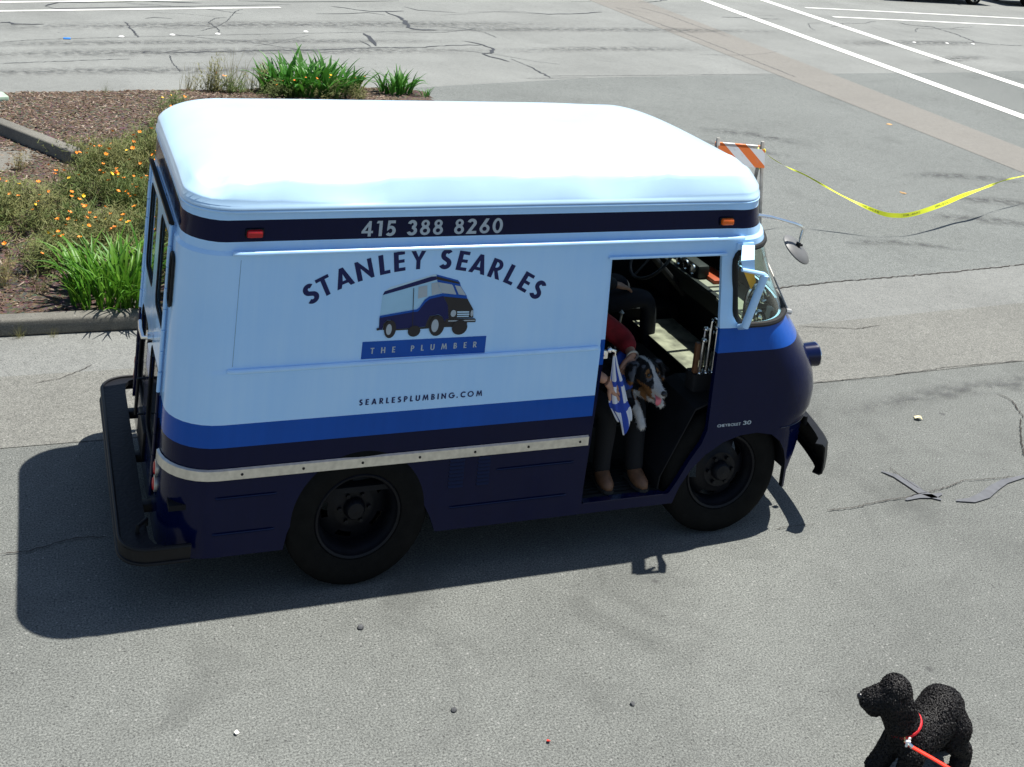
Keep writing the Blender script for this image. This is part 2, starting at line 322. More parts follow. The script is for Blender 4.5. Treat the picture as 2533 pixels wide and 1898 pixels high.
def crack(pts, wd):
    P = []                                               # subdivide with jitter so that the seal wanders
    for a, b in zip(pts, pts[1:]):
        a, b = Vector((*a, 0)), Vector((*b, 0)); L = (b-a).length; n = max(3, min(24, int(L/(wd*2.0)))) if not 0.05 < wd < 0.08 else 1
        t = (b-a).normalized(); s_ = Vector((-t.y, t.x, 0))
        for k in range(n):
            P.append(a + (b-a)*k/n + s_*random.uniform(-1, 1)*(min(wd*0.7, 0.035) if not 0.05 < wd < 0.08 else 0.004)*(k > 0))
    P.append(Vector((*pts[-1], 0)))
    vs, fs = [], []
    for i, p in enumerate(P):
        t = (P[min(i+1, len(P)-1)]-P[max(i-1, 0)]).normalized(); s_ = Vector((-t.y, t.x, 0))
        e = min(1, 0.25+0.5*min(i, len(P)-1-i)); k = wd*0.42*e; lo_ = 0.8 if 0.05 < wd < 0.08 else 0.35
        vs += [p + s_*k*random.uniform(lo_, 1.3) + Vector((0, 0, 0.010)), p - s_*k*random.uniform(lo_, 1.3) + Vector((0, 0, 0.010))]
        if i: fs.append((2*i-2, 2*i-1, 2*i+1, 2*i))
    near = pts[0][1] < 5; mb = MB(); mb.add(vs, fs); tag(mb.build('road_crack', M('tar' if not near else 'crack_dirt' if wd < 0.05 else 'seal_grey'), smooth=0), kind='structure')
for pts, wd in CR: crack(pts, wd)

def scuff_mat():
    m, nt, bs = new_mat('tyre_scuff'); out = nt.nodes['Material Output']; bs.inputs['Base Color'].default_value = (0.055, 0.056, 0.056, 1); bs.inputs['Roughness'].default_value = 0.8
    uv = node(nt, 'ShaderNodeUVMap'); sp = node(nt, 'ShaderNodeSeparateXYZ'); nt.links.new(uv.outputs[0], sp.inputs[0]); n = tex(nt, 'ShaderNodeTexNoise', 7, Detail=8, Roughness=0.7)
    a = ramp(nt, sp.outputs[1], [(0, (0, 0, 0)), (0.5, (1, 1, 1)), (1, (0, 0, 0))]); b = ramp(nt, sp.outputs[0], [(0, (0, 0, 0)), (0.3, (1, 1, 1)), (0.7, (1, 1, 1)), (1, (0, 0, 0))]); c = ramp(nt, n.outputs[0], [(0.40, (0, 0, 0)), (0.66, (0.75, 0.75, 0.75))])
    f = mixc(nt, 1.0, mixc(nt, 1.0, a, b, 'MULTIPLY'), c, 'MULTIPLY'); tr = node(nt, 'ShaderNodeBsdfTransparent'); mx = node(nt, 'ShaderNodeMixShader'); nt.links.new(f, mx.inputs[0]); nt.links.new(tr.outputs[0], mx.inputs[1]); nt.links.new(bs.outputs[0], mx.inputs[2]); nt.links.new(mx.outputs[0], out.inputs[0])
scuff_mat()
def scuff(a, b, wd):
    a, b = Vector((*a, 0)), Vector((*b, 0)); t = (b-a).normalized(); n_ = Vector((-t.y, t.x, 0)); P = [a+(b-a)*k/8+n_*0.12*math.sin(k*0.5) for k in range(9)]; mb = MB()
    mb.add([p+n_*q*wd/2+Vector((0, 0, 0.0095)) for p in P for q in (1, -1)], [(2*i-2, 2*i-1, 2*i+1, 2*i) for i in range(1, 9)]); o = mb.build('tyre_scuff', M('tyre_scuff'), smooth=0); ul = o.data.uv_layers.new(name='UVMap')
    for l in o.data.loops: i = l.vertex_index; ul.data[l.index].uv = ((i//2)/8, i % 2)
    tag(o, kind='structure')
for a, b, wd in (((9.0, 10.2), (10.6, 9.3), 0.5), ((8.2, 9.6), (9.9, 8.6), 0.35), ((10.6, 6.6), (12.8, 5.9), 0.5), ((9.6, 5.9), (11.9, 5.2), 0.45), ((11.0, 4.9), (13.2, 5.3), 0.35), ((8.0, 5.0), (9.6, 4.75), 0.25), ((10.9, 7.6), (13.0, 7.3), 0.4), ((18.6, 16.2), (21.5, 17.6), 0.7), ((17.2, 18.4), (23.5, 19.6), 1.0),
                 ((-3, 14.2), (9, 16.6), 0.9), ((-3, 15.0), (8, 17.4), 0.6), ((-3, 16.6), (12, 20.2), 1.0), ((-3, 12.9), (5, 14.2), 0.7), ((6, 18.2), (18, 20.3), 0.8), ((8, 16.2), (13.4, 17.3), 0.7), ((5.2, 1.3), (9, 1.6), 0.3)): scuff(a, b, wd)
rc_ = random.Random(5)
for k in range(34):                                       # hairline cracks of the old street
    x, y = rc_.uniform(-1, 24), rc_.uniform(14.2, 25); a = rc_.choice((0.3, 0.3, 1.9))+rc_.gauss(0, 0.35); pts = [(x, y)]
    for q in range(rc_.randint(2, 5)): a += rc_.gauss(0, 0.35); L = rc_.uniform(0.3, 0.9); pts.append((pts[-1][0]+L*math.cos(a), pts[-1][1]+L*math.sin(a)))
    if min(p[1]-(12.4+0.28*p[0]) for p in pts) > 0.3 or x < 9: crack(pts, rc_.uniform(0.012, 0.03))

# ------------------------------------------------------------------ the van
Wd = 1.974; RC = 0.28
FD = [(0.25, 4.23, 0.50), (0.40, 4.25, 0.50), (0.58, 4.265, 0.515), (0.66, 4.27, 0.52), (0.70, 4.29, 0.52), (0.76, 4.33, 0.53), (0.85, 4.345, 0.54), (0.95, 4.32, 0.53), (1.05, 4.27, 0.52), (1.20, 4.16, 0.51),
      (1.36, 4.04, 0.50), (1.50, 3.96, 0.49), (1.62, 3.90, 0.48), (1.75, 3.84, 0.45), (1.86, 3.79, 0.42), (1.93, 3.76, 0.40), (2.0, 3.73, 0.38), (2.2, 3.69, 0.36), (2.4, 3.66, 0.34)]
SE = 2/2.2
def front_pt(z, phi, inset=0.0):
    F, D = interp(FD, z); D2 = D-inset; a = Wd/2-inset
    ex = max(0.0, abs(phi)-math.pi/2)                    # past the corner the line runs on along the flat side
    if ex > 0: return (F-D-ex*0.5, inset if phi < 0 else Wd-inset)
    c, s_ = max(0, math.cos(phi)), math.sin(phi)
    return (F-D+D2*c**SE, Wd/2+a*math.copysign(abs(s_)**SE, s_))
def outline(z, inset=0.0):
    F, D = interp(FD, z); rc = max(RC-inset, 0.02); p = []
    for k in range(6): p.append((inset, Wd/2 + (inset+rc-Wd/2)*k/6))
    for k in range(9):
        a = R_(180+90*k/8); p.append((inset+rc+rc*math.cos(a), inset+rc+rc*math.sin(a)))
    x0 = inset+rc
    for k in range(1, 30): p.append((x0+(F-D-x0)*k/30, inset))
    for k in range(49): p.append(front_pt(z, R_(-90+180*k/48), inset))
    for k in range(1, 30): p.append((F-D+(x0-F+D)*k/30, Wd-inset))
    for k in range(9):
        a = R_(90+90*k/8); p.append((inset+rc+rc*math.cos(a), Wd-inset-rc+rc*math.sin(a)))
    for k in range(1, 6): p.append((inset, Wd-inset-rc + (Wd/2-(Wd-inset-rc))*k/6))
    return p
def side_inset(x, z):
    s_ = 0.0
    if x < 3.3: s_ += 0.010*smoothstep(1.285, 1.305, z)*smoothstep(0.16, 0.30, x)
    return s_ + 0.016*smoothstep(1.925, 1.945, z)
def loft(levels, fn, cap=True):
    mb = MB(); n = None; vs = []; fs = []
    for lv in levels:
        o = fn(lv); n = len(o); vs += o
    for i in range(len(levels)-1):
        for k in range(n): fs.append((i*n+k, i*n+(k+1) % n, (i+1)*n+(k+1) % n, (i+1)*n+k))
    if cap: fs += [tuple(range(n-1, -1, -1)), tuple((len(levels)-1)*n+k for k in range(n))]
    mb.add(vs, fs); return mb
van = thing('step_van', (2.05, Wd/2, 0), "light blue and navy vintage step van painted with a plumber's name, roof shining white", 'van')
zl = sorted(set([0.27, 0.285, 0.34, 1.27, 1.285, 1.295, 1.305, 1.32, 1.91, 1.925, 1.935, 1.945, 1.96, 2.165] + [0.40+0.05*k for k in range(6)] + [0.66, 0.68, 0.70, 0.72, 0.74, 0.76, 0.78, 0.80, 0.83, 0.86, 0.90, 0.95, 1.0, 1.05, 1.1, 1.15, 1.2, 1.36, 1.45, 1.54, 1.62, 1.70, 1.78, 1.86, 2.05]))
def body_ring(z):
    return [(x, y, z) for x, y in [((px, py) if True else None) for px, py in ring_in(z)]]
def ring_in(z):
    o0 = outline(z); r = []
    for (x, y) in o0:
        s_ = side_inset(x, z)
        if y < 0.02 and 0.17 < x < 3.6: y += s_
        elif y > Wd-0.02 and 0.17 < x < 3.6: y -= s_
        else:
            d = Vector((x-1.9, (y-Wd/2)*2, 0)).normalized(); x -= d.x*s_; y -= d.y*s_
        r.append((x, y))
    return r
shell = loft(zl, body_ring).mesh('body', [PAINT], smooth=0)
TH = 0.034
inner = loft([0.1]+zl[2:]+[2.3], lambda z: [(x, y, z) for x, y in outline(max(0.27, min(2.165, z)), TH)])
ARCH_F = [(3.06, 0.10), (3.06, 0.27), (3.10, 0.37), (3.17, 0.475), (3.26, 0.56), (3.38, 0.63), (3.5, 0.665), (3.62, 0.672), (3.73, 0.65), (3.80, 0.60), (3.845, 0.53), (3.868, 0.46), (3.875, 0.39), (3.875, 0.10)]
ARCH_R = [(0.655, 0.10), (0.655, 0.25), (0.672, 0.36), (0.71, 0.46), (0.762, 0.535), (0.83, 0.60), (0.907, 0.648), (1.0, 0.675), (1.087, 0.682), (1.19, 0.668), (1.285, 0.625), (1.37, 0.555), (1.435, 0.46), (1.49, 0.36), (1.528, 0.264), (1.528, 0.10)]
DOOR = [(2.44, 0.335), (2.468, 1.825), (2.478, 1.835), (3.215, 1.83), (3.226, 1.82), (3.267, 1.34), (3.256, 0.72), (3.225, 0.635), (3.15, 0.53), (3.08, 0.41), (3.035, 0.345), (3.02, 0.335)]
cut = [inner]
for arch in (ARCH_F, ARCH_R):
    for a0, a1 in ((-0.2, 0.45), (Wd-0.45, Wd+0.2)):
        c = MB(); c.prism(arch, a0, a1); cut.append(c)
c = MB(); c.prism(DOOR, -0.2, 0.3); cut.append(c)
c = MB(); c.prism(rrect(2.55, 3.15, 1.2, 1.78, 0.06), Wd-0.3, Wd+0.2); cut.append(c)
c = MB(); c.prism([(3.895, 0.385), (3.93, 0.44), (4.0, 0.52), (4.1, 0.60), (4.2, 0.635), (4.7, 0.64), (4.7, 0.05), (3.895, 0.05)], -0.5, Wd+0.5); cut.append(c)
c = MB(); c.prism(rrect(0.39, Wd-0.39, 0.42, 1.965, 0.03), -0.3, 0.1, 'X'); cut.append(c)
WZ0, WZ1 = 1.385, 1.865
def ws_rows(nz=14, grow=0.0):
    rows = []
    for i in range(nz+1):
        t = -math.cos(math.pi*i/nz); z = (WZ0+WZ1)/2 + t*((WZ1-WZ0)/2+grow)
        F, D = interp(FD, z); rc, dz = 0.10, (1-abs(t))*((WZ1-WZ0)/2+grow)
        e = (rc - math.sqrt(max(0, rc*rc-(rc-dz)**2))) if dz < rc else 0
        xe = 3.375-0.135*(z-1.385) + e - grow; rows.append((z, math.pi/2+(F-D-xe)/0.5 if xe < F-D else math.acos(min(1, ((xe-F+D)/D)**(1/SE)))))
    return rows
def ws_grid(inset, grow=0.0, n=72, nz=16): return [[(*front_pt(z, -p+2*p*k/n, inset), z) for k in range(n+1)] for z, p in ws_rows(nz, grow)]
def slab(g0, g1):
    mb = MB(); r, n = len(g0), len(g0[0]); vs = [p for row in g0 for p in row]+[p for row in g1 for p in row]; o = r*n; fs = []
    for i in range(r-1):
        for k in range(n-1):
            a = i*n+k; fs += [(a, a+1, a+n+1, a+n), (o+a, o+a+n, o+a+n+1, o+a+1)]
    bd = [k for k in range(n)] + [i*n+n-1 for i in range(1, r)] + [(r-1)*n+k for k in range(n-2, -1, -1)] + [i*n for i in range(r-2, 0, -1)]
    for a, b in zip(bd, bd[1:]+bd[:1]): fs.append((a, b, o+b, o+a))
    mb.add(vs, fs); return mb
cut.append(slab(ws_grid(-0.06), ws_grid(0.09)))
bme = boolean(shell, cut, 'body')
bme.materials.clear(); bme.materials.append(PAINT); bme.materials.append(M('interior'))
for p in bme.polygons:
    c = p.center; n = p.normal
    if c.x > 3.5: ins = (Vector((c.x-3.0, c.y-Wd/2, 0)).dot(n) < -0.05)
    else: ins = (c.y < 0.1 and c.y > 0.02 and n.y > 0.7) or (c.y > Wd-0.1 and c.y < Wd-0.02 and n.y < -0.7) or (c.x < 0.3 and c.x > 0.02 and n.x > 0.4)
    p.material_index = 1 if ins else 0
bme.transform(Matrix.Translation(-base_of(van))); finish(bme, 28)
body = link('body', bme, van)

# roof: boxy crowned sheet, rolled down towards the tail, with a hammered near edge
RL = [0.016, 0.004, 0.0039, 0.012, 0.014, 0.019, 0.028, 0.042, 0.052, 0.062, 0.072, 0.082, 0.094, 0.112, 0.142, 0.18, 0.23, 0.29, 0.36, 0.44, 0.53, 0.63, 0.74, 0.86, 0.97]
def roof_ring(i):
    inset = RL[i]; out = []; F, D = interp(FD, 2.2)
    for (x, y) in outline(2.2, 0):
        cx = min(max(x, 0.98), F-0.95); d = Vector((x-cx, y-Wd/2)); L = d.length
        k = max(0.015, (L-inset)/L); px, py = cx+d.x*k, Wd/2+d.y*k
        if i < 4: zz = (2.165, 2.168, 2.182, 2.190)[i]
        else:
            back = abs(d.x)/L if d.x < 0 else 0.0; frnt = abs(d.x)/L if d.x > 0 else 0.0
            w2 = 0.21 + 0.25*back**2 + 0.34*frnt**1.5; t = min(1, inset/w2)
            zz = 2.190 + 0.155*math.sqrt(max(0, 1-(1-t)**2)) + 0.055*(1-((py-Wd/2)/(Wd/2))**2)*smoothstep(0, 0.9, inset)**0.7
            e = smoothstep(0.0, 0.04, inset)*smoothstep(0.34, 0.14, inset)
            if d.y < 0:                                   # beaten crease along the near edge
                nf = (abs(d.y)/L)**3; c0 = 0.056+0.022*noise.noise(Vector((px*1.9, 0.2, 5)))+0.012*noise.noise(Vector((px*6, 0.2, 8)))
                z1 = 2.190+0.112*(max(0, inset-0.012)/c0)**0.9 if inset < c0+0.012 else 2.302+0.048*math.sqrt(max(0, 1-max(0, 1-(inset-c0-0.012)/0.24)**2))+0.055*(1-((py-Wd/2)/(Wd/2))**2)*smoothstep(0, 0.9, inset)**0.7
                zz += (z1-zz)*nf
            nz = noise.noise(Vector((px*2.6, py*3, 1.3)))*0.022 + noise.noise(Vector((px*6, py*8, 4.3)))*0.012
            if py < 0.5: zz += nz*e
            zz -= e*0.045*math.exp(-((px-0.16)/0.07)**2-((py-0.16)/0.09)**2) + e*0.030*math.exp(-((px-0.36)/0.05)**2-((py-0.10)/0.1)**2) + e*0.022*math.exp(-((px-0.80)/0.16)**2-((py-0.08)/0.07)**2)
            zz += noise.noise(Vector((px*1.3, py*1.3, 9)))*0.007*smoothstep(0.1, 0.4, inset)
        out.append((px, py, zz))
    return out
rm = loft(list(range(len(RL))), roof_ring)
rm.build('roof', M('roof_paint'), van, smooth=50)
# bright drip moulding under the roof
o2 = outline(2.2, 0.010); ring = [(x, y, 2.158) for x, y in o2] + [(o2[0][0], o2[0][1], 2.158)]
mb = MB(); mb.tube(ring, 0.008, 6, caps=False); mb.build('drip_moulding', M('light_blue'), van)
# windshield with rubber gasket, centre bar and wipers
gm = slab(ws_grid(0.010), ws_grid(0.014)); ws = gm.build('windshield', M('glass'), van, smooth=60)
g = ws_grid(0.004, 0.006); bd = g[0] + [r[-1] for r in g[1:]] + g[-1][-2::-1] + [r[0] for r in g[-2:0:-1]]
bd = bd + [bd[0]]
mb = MB(); mb.tube(bd, 0.019, 8, caps=False); mb.build('gasket', M('rubber'), ws)
mb = MB(); mb.tube([(front_pt(z, 0, 0.0)[0], Wd/2, z) for z in (1.38, 1.5, 1.62, 1.74, 1.87)], 0.016, 8); mb.build('divider_bar', M('rubber'), ws)
for ph0, ph1 in ((-50, -28), (20, 45)):
    a = (*front_pt(1.375, R_(ph0), -0.025), 1.375); b = (*front_pt(1.60, R_(ph1), -0.02), 1.60)
    mb = MB(); mb.tube([a, b], 0.006, 6); mb.tube([(a[0]-0.02, a[1], a[2]), (a[0]+0.02, a[1], a[2]-0.01)], 0.018, 8)
    mb.build('wiper', M('dull_steel'), van)
# sliding door edge seen behind the jamb, door header strip, far window
mb = MB(); mb.prism([(1.62, 0.36), (2.46, 0.36), (2.505, 1.2), (2.492, 1.845), (1.62, 1.845)], 0.040, 0.066); mb.build('sliding_door', [PAINT_FRONT], van)
mb = MB(); mb.box((2.85, -0.002, 1.842), (0.80, 0.020, 0.016), bev=0.004); mb.build('door_trim', M('light_blue'), van)
mb = MB(); mb.box((2.72, 0.02, 0.337), (0.54, 0.05, 0.006)); mb.build('sill_trim', M('navy'), van)
mb = MB(); mb.prism(rrect(2.54, 3.16, 1.19, 1.79, 0.06), Wd-0.020, Wd-0.015); mb.build('side_window', M('glass'), van)
# rear doors
for i, (y0, y1, hy) in enumerate(((0.395, 0.985, 0.384), (0.989, 1.579, 1.590))):
    dm = MB(); dm.prism(rrect(y0, y1, 0.43, 1.955, 0.03), -0.014, 0.018, 'X')
    cs = []; wins = []
    for z0, z1 in ((1.34, 1.88), (0.60, 1.10)):
        wy0, wy1 = (y0+0.06, y1-0.09) if i == 0 else (y0+0.09, y1-0.06)
        c = MB(); c.prism(rrect(wy0, wy1, z0, z1, 0.07), -0.1, 0.1, 'X'); cs.append(c); wins.append((wy0, wy1, z0, z1))
    d = boolean(dm.mesh('d', [PAINT], smooth=0), cs, 'd'); d.transform(Matrix.Translation(-base_of(van))); finish(d, 30)
    dr = link('rear_door', d, van); dr.data.materials.clear(); dr.data.materials.append(PAINT)
    for wy0, wy1, z0, z1 in wins:
        mb = MB(); mb.prism(rrect(wy0-0.005, wy1+0.005, z0-0.005, z1+0.005, 0.07), 0.000, 0.005, 'X'); mb.build('door_window', M('rear_glass'), dr, smooth=0)
        p = [(-0.008, y, z) for y, z in rrect(wy0, wy1, z0, z1, 0.07)]
        mb = MB(); mb.tube(p+[p[0]], 0.0075, 6, caps=False); mb.build('gasket', M('rubber'), dr)
    for k in range(13):
        zc = 0.50+k*0.118
        mb = MB(); mb.tube([(-0.018, hy, zc-0.056), (-0.018, hy, zc+0.056)], 0.011 if k % 2 else 0.0095, 8); mb.build('hinge', M('light_blue') if zc > 1.0 else M('navy'), dr)
mb = MB(); mb.tube([(-0.02, 0.86, 1.14), (-0.07, 0.86, 1.14), (-0.075, 0.98, 1.145), (-0.07, 1.08, 1.15)], 0.012, 8); mb.lathe([(0.001, -0.03), (0.03, -0.03), (0.03, 0), (0.001, 0)], (-0.016, 0.86, 1.14), 'X', 12); mb.build('door_handle', M('chrome'), van)
mb = MB(); mb.tube([(-0.016, 1.02, 0.60), (-0.06, 1.02, 0.60), (-0.06, 1.02, 0.82), (-0.016, 1.02, 0.82)], 0.010, 8); mb.build('grab_handle', M('black_metal'), van)
mb = MB(); mb.prism([(-0.034, 1.985), (-0.004, 1.978), (-0.004, 1.990), (-0.026, 1.998), (-0.034, 2.003)], 0.36, 1.61, 'Y'); mb.build('rain_gutter', M('black_metal'), van)
for yy in (0.305, Wd-0.305):
    p = rrect(yy-0.055, yy+0.055, 1.56, 1.84, 0.04); mb = MB(); mb.prism(p, -0.006, 0.004, 'X'); qw = mb.build('quarter_window', M('rear_glass'), van)
    p = [(-0.008, y, z) for y, z in p]; mb = MB(); mb.tube(p+[p[0]], 0.009, 6, caps=False); mb.build('gasket', M('rubber'), qw)
# tail lamps
for zc, m_ in ((0.64, 'red_lens'), (0.55, 'red_lens')):
    for yy in (0.31, Wd-0.31):
        mb = MB(); mb.lathe([(0.044, 0.004), (0.044, -0.010), (0.038, -0.013)], (-0.002, yy, zc), 'X', 20); mb.lathe([(0.038, -0.011), (0.028, -0.019), (0.001, -0.022)], (-0.002, yy, zc), 'X', 20, 1)
        mb.build('tail_lamp', [M('dull_steel'), M(m_)], van)
# rear step bumper: chequer plate with a rolled black edge and frame brackets
def bumper_plan(off):
    o = 0.03+off; x1 = -0.19-off
    pts = [(0.16, -o), (0.02, -o)]
    for k in range(9):
        a = R_(270-90*k/8); pts.append((x1+0.16+0.16*math.cos(a), -o+0.16+0.16*math.sin(a)))
    for k in range(9):
        a = R_(180-90*k/8); pts.append((x1+0.16+0.16*math.cos(a), Wd+o-0.16+0.16*math.sin(a)))
    pts += [(0.02, Wd+o), (0.16, Wd+o)]
    return pts
inn = [(0.16, -0.004), (0.03, -0.004), (-0.02, 0.02), (-0.045, 0.08), (-0.05, 0.2), (-0.05, Wd-0.2), (-0.045, Wd-0.08), (-0.02, Wd-0.02), (0.03, Wd+0.004), (0.16, Wd+0.004)]
poly = bumper_plan(0.0) + inn[::-1]
mb = MB(); mb.prism(poly, 0.345, 0.375, 'Z'); bp = mb.build('rear_bumper', M('tread_plate'), van, smooth=30)
oo = bumper_plan(0.006); mb = MB()
for z0, rr in ((0.378, 0.011), (0.30, 0.010)): mb.tube([(x, y, z0) for x, y in oo], rr, 8)
vs = [(x, y, z) for x, y in oo for z in (0.30, 0.376)]; mb.add(vs, [(2*i, 2*i+1, 2*i+3, 2*i+2) for i in range(len(oo)-1)])
mb.build('bumper_edge', M('black_metal'), bp)
for yy in (0.45, 1.0, 1.55): mb = MB(); mb.box((0.02, yy, 0.345), (0.20, 0.06, 0.05), bev=0.006); mb.build('bumper_bracket', M('black_metal'), bp)
mb = MB(); mb.tube([(-0.10, 0.14, 0.378), (-0.10, 0.14, 0.41), (-0.05, 0.20, 0.41), (-0.05, 0.20, 0.378)], 0.012, 8); mb.build('step_loop', M('black_metal'), bp)
# licence-plate bracket and tow bar under the doors
mb = MB(); mb.box((-0.02, 0.987, 0.50), (0.02, 0.34, 0.16), bev=0.004); mb.build('plate_bracket', M('black_metal'), van)
# rub rail with rivets
for side in (0, 1):
    path = [p for p in outline(0.73, -0.004) if p[0] < 2.44]
    half = [p for p in path if (p[1] < 0.30) == (side == 0) and (p[1] < 0.30 or p[1] > Wd-0.30)]
    half = sorted(half, key=lambda p: (p[0] if p[0] > RC else 0.0, abs(p[1]-Wd/2))) if False else half
    if side == 1: half = half[::-1]
    half.append((2.435, -0.004 if side == 0 else Wd+0.004))
    vs, fs = [], []
    for i, (x, y) in enumerate(half):
        a = half[max(i-1, 0)]; b = half[min(i+1, len(half)-1)]; t = Vector((b[0]-a[0], b[1]-a[1], 0)).normalized()
        n = Vector((t.y, -t.x, 0));  n = n if (n.y < 0) == (side == 0) or abs(n.y) < 0.2 else -n
        if abs(n.y) < 0.2 and n.x > 0: n = -n
        for dz, dn in ((-0.032, 0), (-0.026, 0.013), (0.026, 0.013), (0.032, 0)): vs.append((x+n.x*dn, y+n.y*dn, 0.733+dz))
        if i:
            for k in range(3): fs.append((4*i-4+k, 4*i-3+k, 4*i+1+k, 4*i+k))
    e = 4*(len(half)-1); fs += [(0, 1, 2, 3), (e+3, e+2, e+1, e)]
    mb = MB(); mb.add(vs, fs); rail = mb.build('rub_rail', M('alloy'), van, smooth=25)
    for k in range(7):
        x = 0.40+k*0.33; mb = MB(); yy, sg = (-0.017, -1) if side == 0 else (Wd+0.017, 1)
        mb.lathe([(0.008, 0.0), (0.007, 0.003*sg), (0.001, 0.004*sg)], (x, yy, 0.733), 'Y', 8); mb.build('rivet', M('black_metal'), rail)
# pressed beads, louvres, seams on the lower side
for x0, x1, z in ((0.27, 0.60, 0.60), (1.56, 1.57, 0.6), (1.87, 2.36, 0.605), (0.27, 0.60, 0.40), (1.60, 2.33, 0.405)):
    if x1-x0 > 0.05: mb = MB(); mb.tube([(x0, 0.001, z), (x0+0.02, -0.004, z), (x1-0.02, -0.004, z), (x1, 0.001, z)], 0.006, 6); mb.build('pressed_bead', M('navy'), van)
for x0, x1 in ((1.575, 1.672), (1.747, 1.83)):
    mb = MB()
    for k in range(8):
        z = 0.525+k*0.022; mb.add([(x0, 0.002, z), (x1, 0.002, z), (x1, 0.002, z+0.016), (x0, 0.002, z+0.016), (x0+0.006, -0.010, z+0.001), (x1-0.006, -0.010, z+0.001)], [(0, 1, 5, 4), (4, 5, 2, 3), (0, 4, 3), (1, 2, 5)])
    tag(mb.build('louvre_bank', M('navy'), van, smooth=0), kind='stuff')
mb = MB(); mb.box((0.306, 0.0105, 1.61), (0.0035, 0.003, 0.58)); mb.build('panel_seam', M('seam'), van)
for zc, x0, x1, yy in ((1.938, 0.26, 3.36, -0.004), (1.295, 0.28, 2.44, 0.002)):
    mb = MB(); mb.tube([(x0, yy+0.008, zc), (x0+0.05, yy, zc), (x1-0.05, yy, zc), (x1, yy+0.004, zc)], 0.013, 10); mb.build('pressed_bead', M('light_blue'), van)
# marker lamps
for x, m_ in ((0.367, 'red_lens'), (3.234, 'amber_lens')):
    for side in (0, 1):
        y = 0.022 if side == 0 else Wd-0.022; sg = -1 if side == 0 else 1
        mb = MB(); mb.box((x, y, 2.040), (0.098, 0.02, 0.052), bev=0.008, mi=1); mb.box((x, y+0.013*sg, 2.040), (0.086, 0.030, 0.042), bev=0.012)
        mb.build('marker_lamp', [M(m_), M('black_metal')], van)
# front bumper: channel section, open at the back, ends rolled round
prof = [(-0.045, 0.60), (0.0, 0.605), (0.018, 0.59), (0.022, 0.50), (0.018, 0.42), (0.0, 0.405), (-0.045, 0.41), (-0.045, 0.416), (-0.004, 0.413), (0.010, 0.424), (0.014, 0.50), (0.010, 0.584), (-0.004, 0.598), (-0.045, 0.594)]
path = []
for k in range(33):
    y = -0.02+(Wd+0.04)*k/32; t = abs(y-Wd/2)/(Wd/2+0.02); path.append((4.335-0.17*t**2.2-0.05*max(0, t-0.93)/0.07, y))
vs, fs = [], []; n = len(prof)
for i, (x, y) in enumerate(path):
    a, b = path[max(0, i-1)], path[min(32, i+1)]; t = Vector((b[0]-a[0], b[1]-a[1], 0)).normalized(); nn = Vector((t.y, -t.x, 0))
    for d, z in prof: vs.append((x+nn.x*d, y+nn.y*d, (z-0.405)*1.03+0.352))
    if i: fs += [((i-1)*n+k, (i-1)*n+(k+1) % n, i*n+(k+1) % n, i*n+k) for k in range(n)]
fs += [tuple(range(n)), tuple(32*n+k for k in range(n-1, -1, -1))]
mb = MB(); mb.add(vs, fs); fbp = mb.build('front_bumper', M('black_metal'), van, smooth=40)
for yy in (0.55, Wd-0.55): mb = MB(); mb.box((4.12, yy, 0.46), (0.40, 0.05, 0.07), bev=0.006); mb.build('bumper_bracket', M('black_metal'), fbp)
mb = MB(); mb.tube([(4.185, 0.28, 0.54), (4.185, 0.28, 0.60)], 0.016, 10); mb.build('guard_stub', M('black_metal'), fbp)
# headlamps in blue buckets, grille bars
for yy in (0.40, Wd-0.40):
    mb = MB(); mb.lathe([(0.070, -0.20), (0.078, -0.02), (0.080, 0.0), (0.074, 0.004)], (4.285, yy, 0.968), 'X', 28); hl = mb.build('headlamp', M('navy'), van)
    mb = MB(); mb.lathe([(0.076, 0.0), (0.080, 0.006), (0.070, 0.010)], (4.285, yy, 0.968), 'X', 28); mb.build('lamp_rim', M('chrome'), hl)
    mb = MB(); mb.lathe([(0.070, 0.004), (0.05, 0.016), (0.001, 0.022)], (4.285, yy, 0.968), 'X', 28); mb.build('lamp_lens', M('glass'), hl)
for k in range(4):
    z = 0.80+0.05*k; mb = MB(); mb.tube([(interp(FD, z)[0]+0.006, y, z) for y in (0.6, 0.8, 1.0, 1.2, 1.37)], 0.012, 6, flat=0.6); mb.build('grille_bar', M('alloy'), van)
mb = MB(); mb.tube([(*front_pt(0.69, R_(-88+176*k/40), -0.001), 0.69) for k in range(41)], 0.004, 6); mb.build('nose_seam', M('navy'), van)
# near-side mirror bracket in light blue
mb = MB(); mb.box((3.375, 0.003, 1.885), (0.12, 0.016, 0.045), bev=0.004)
brk = mb.build('mirror_bracket', M('light_blue'), van)
mb = MB(); mb.add([(3.345, -0.01, 1.90), (3.435, -0.01, 1.895), (3.36, -0.135, 1.85), (3.27, -0.13, 1.845), (3.345, -0.01, 1.885), (3.435, -0.01, 1.88), (3.36, -0.135, 1.842), (3.27, -0.13, 1.837)], [(0, 1, 2, 3), (7, 6, 5, 4), (0, 4, 5, 1), (1, 5, 6, 2), (2, 6, 7, 3), (3, 7, 4, 0)])
mb.add([(3.27, -0.13, 1.845), (3.36, -0.135, 1.85), (3.37, -0.14, 1.77), (3.29, -0.135, 1.78), (3.27, -0.126, 1.845), (3.36, -0.131, 1.85), (3.37, -0.136, 1.77), (3.29, -0.131, 1.78)], [(0, 1, 2, 3), (7, 6, 5, 4), (0, 4, 5, 1), (1, 5, 6, 2), (2, 6, 7, 3), (3, 7, 4, 0)])
mb.build('bracket_arm', M('light_blue'), brk, smooth=0)
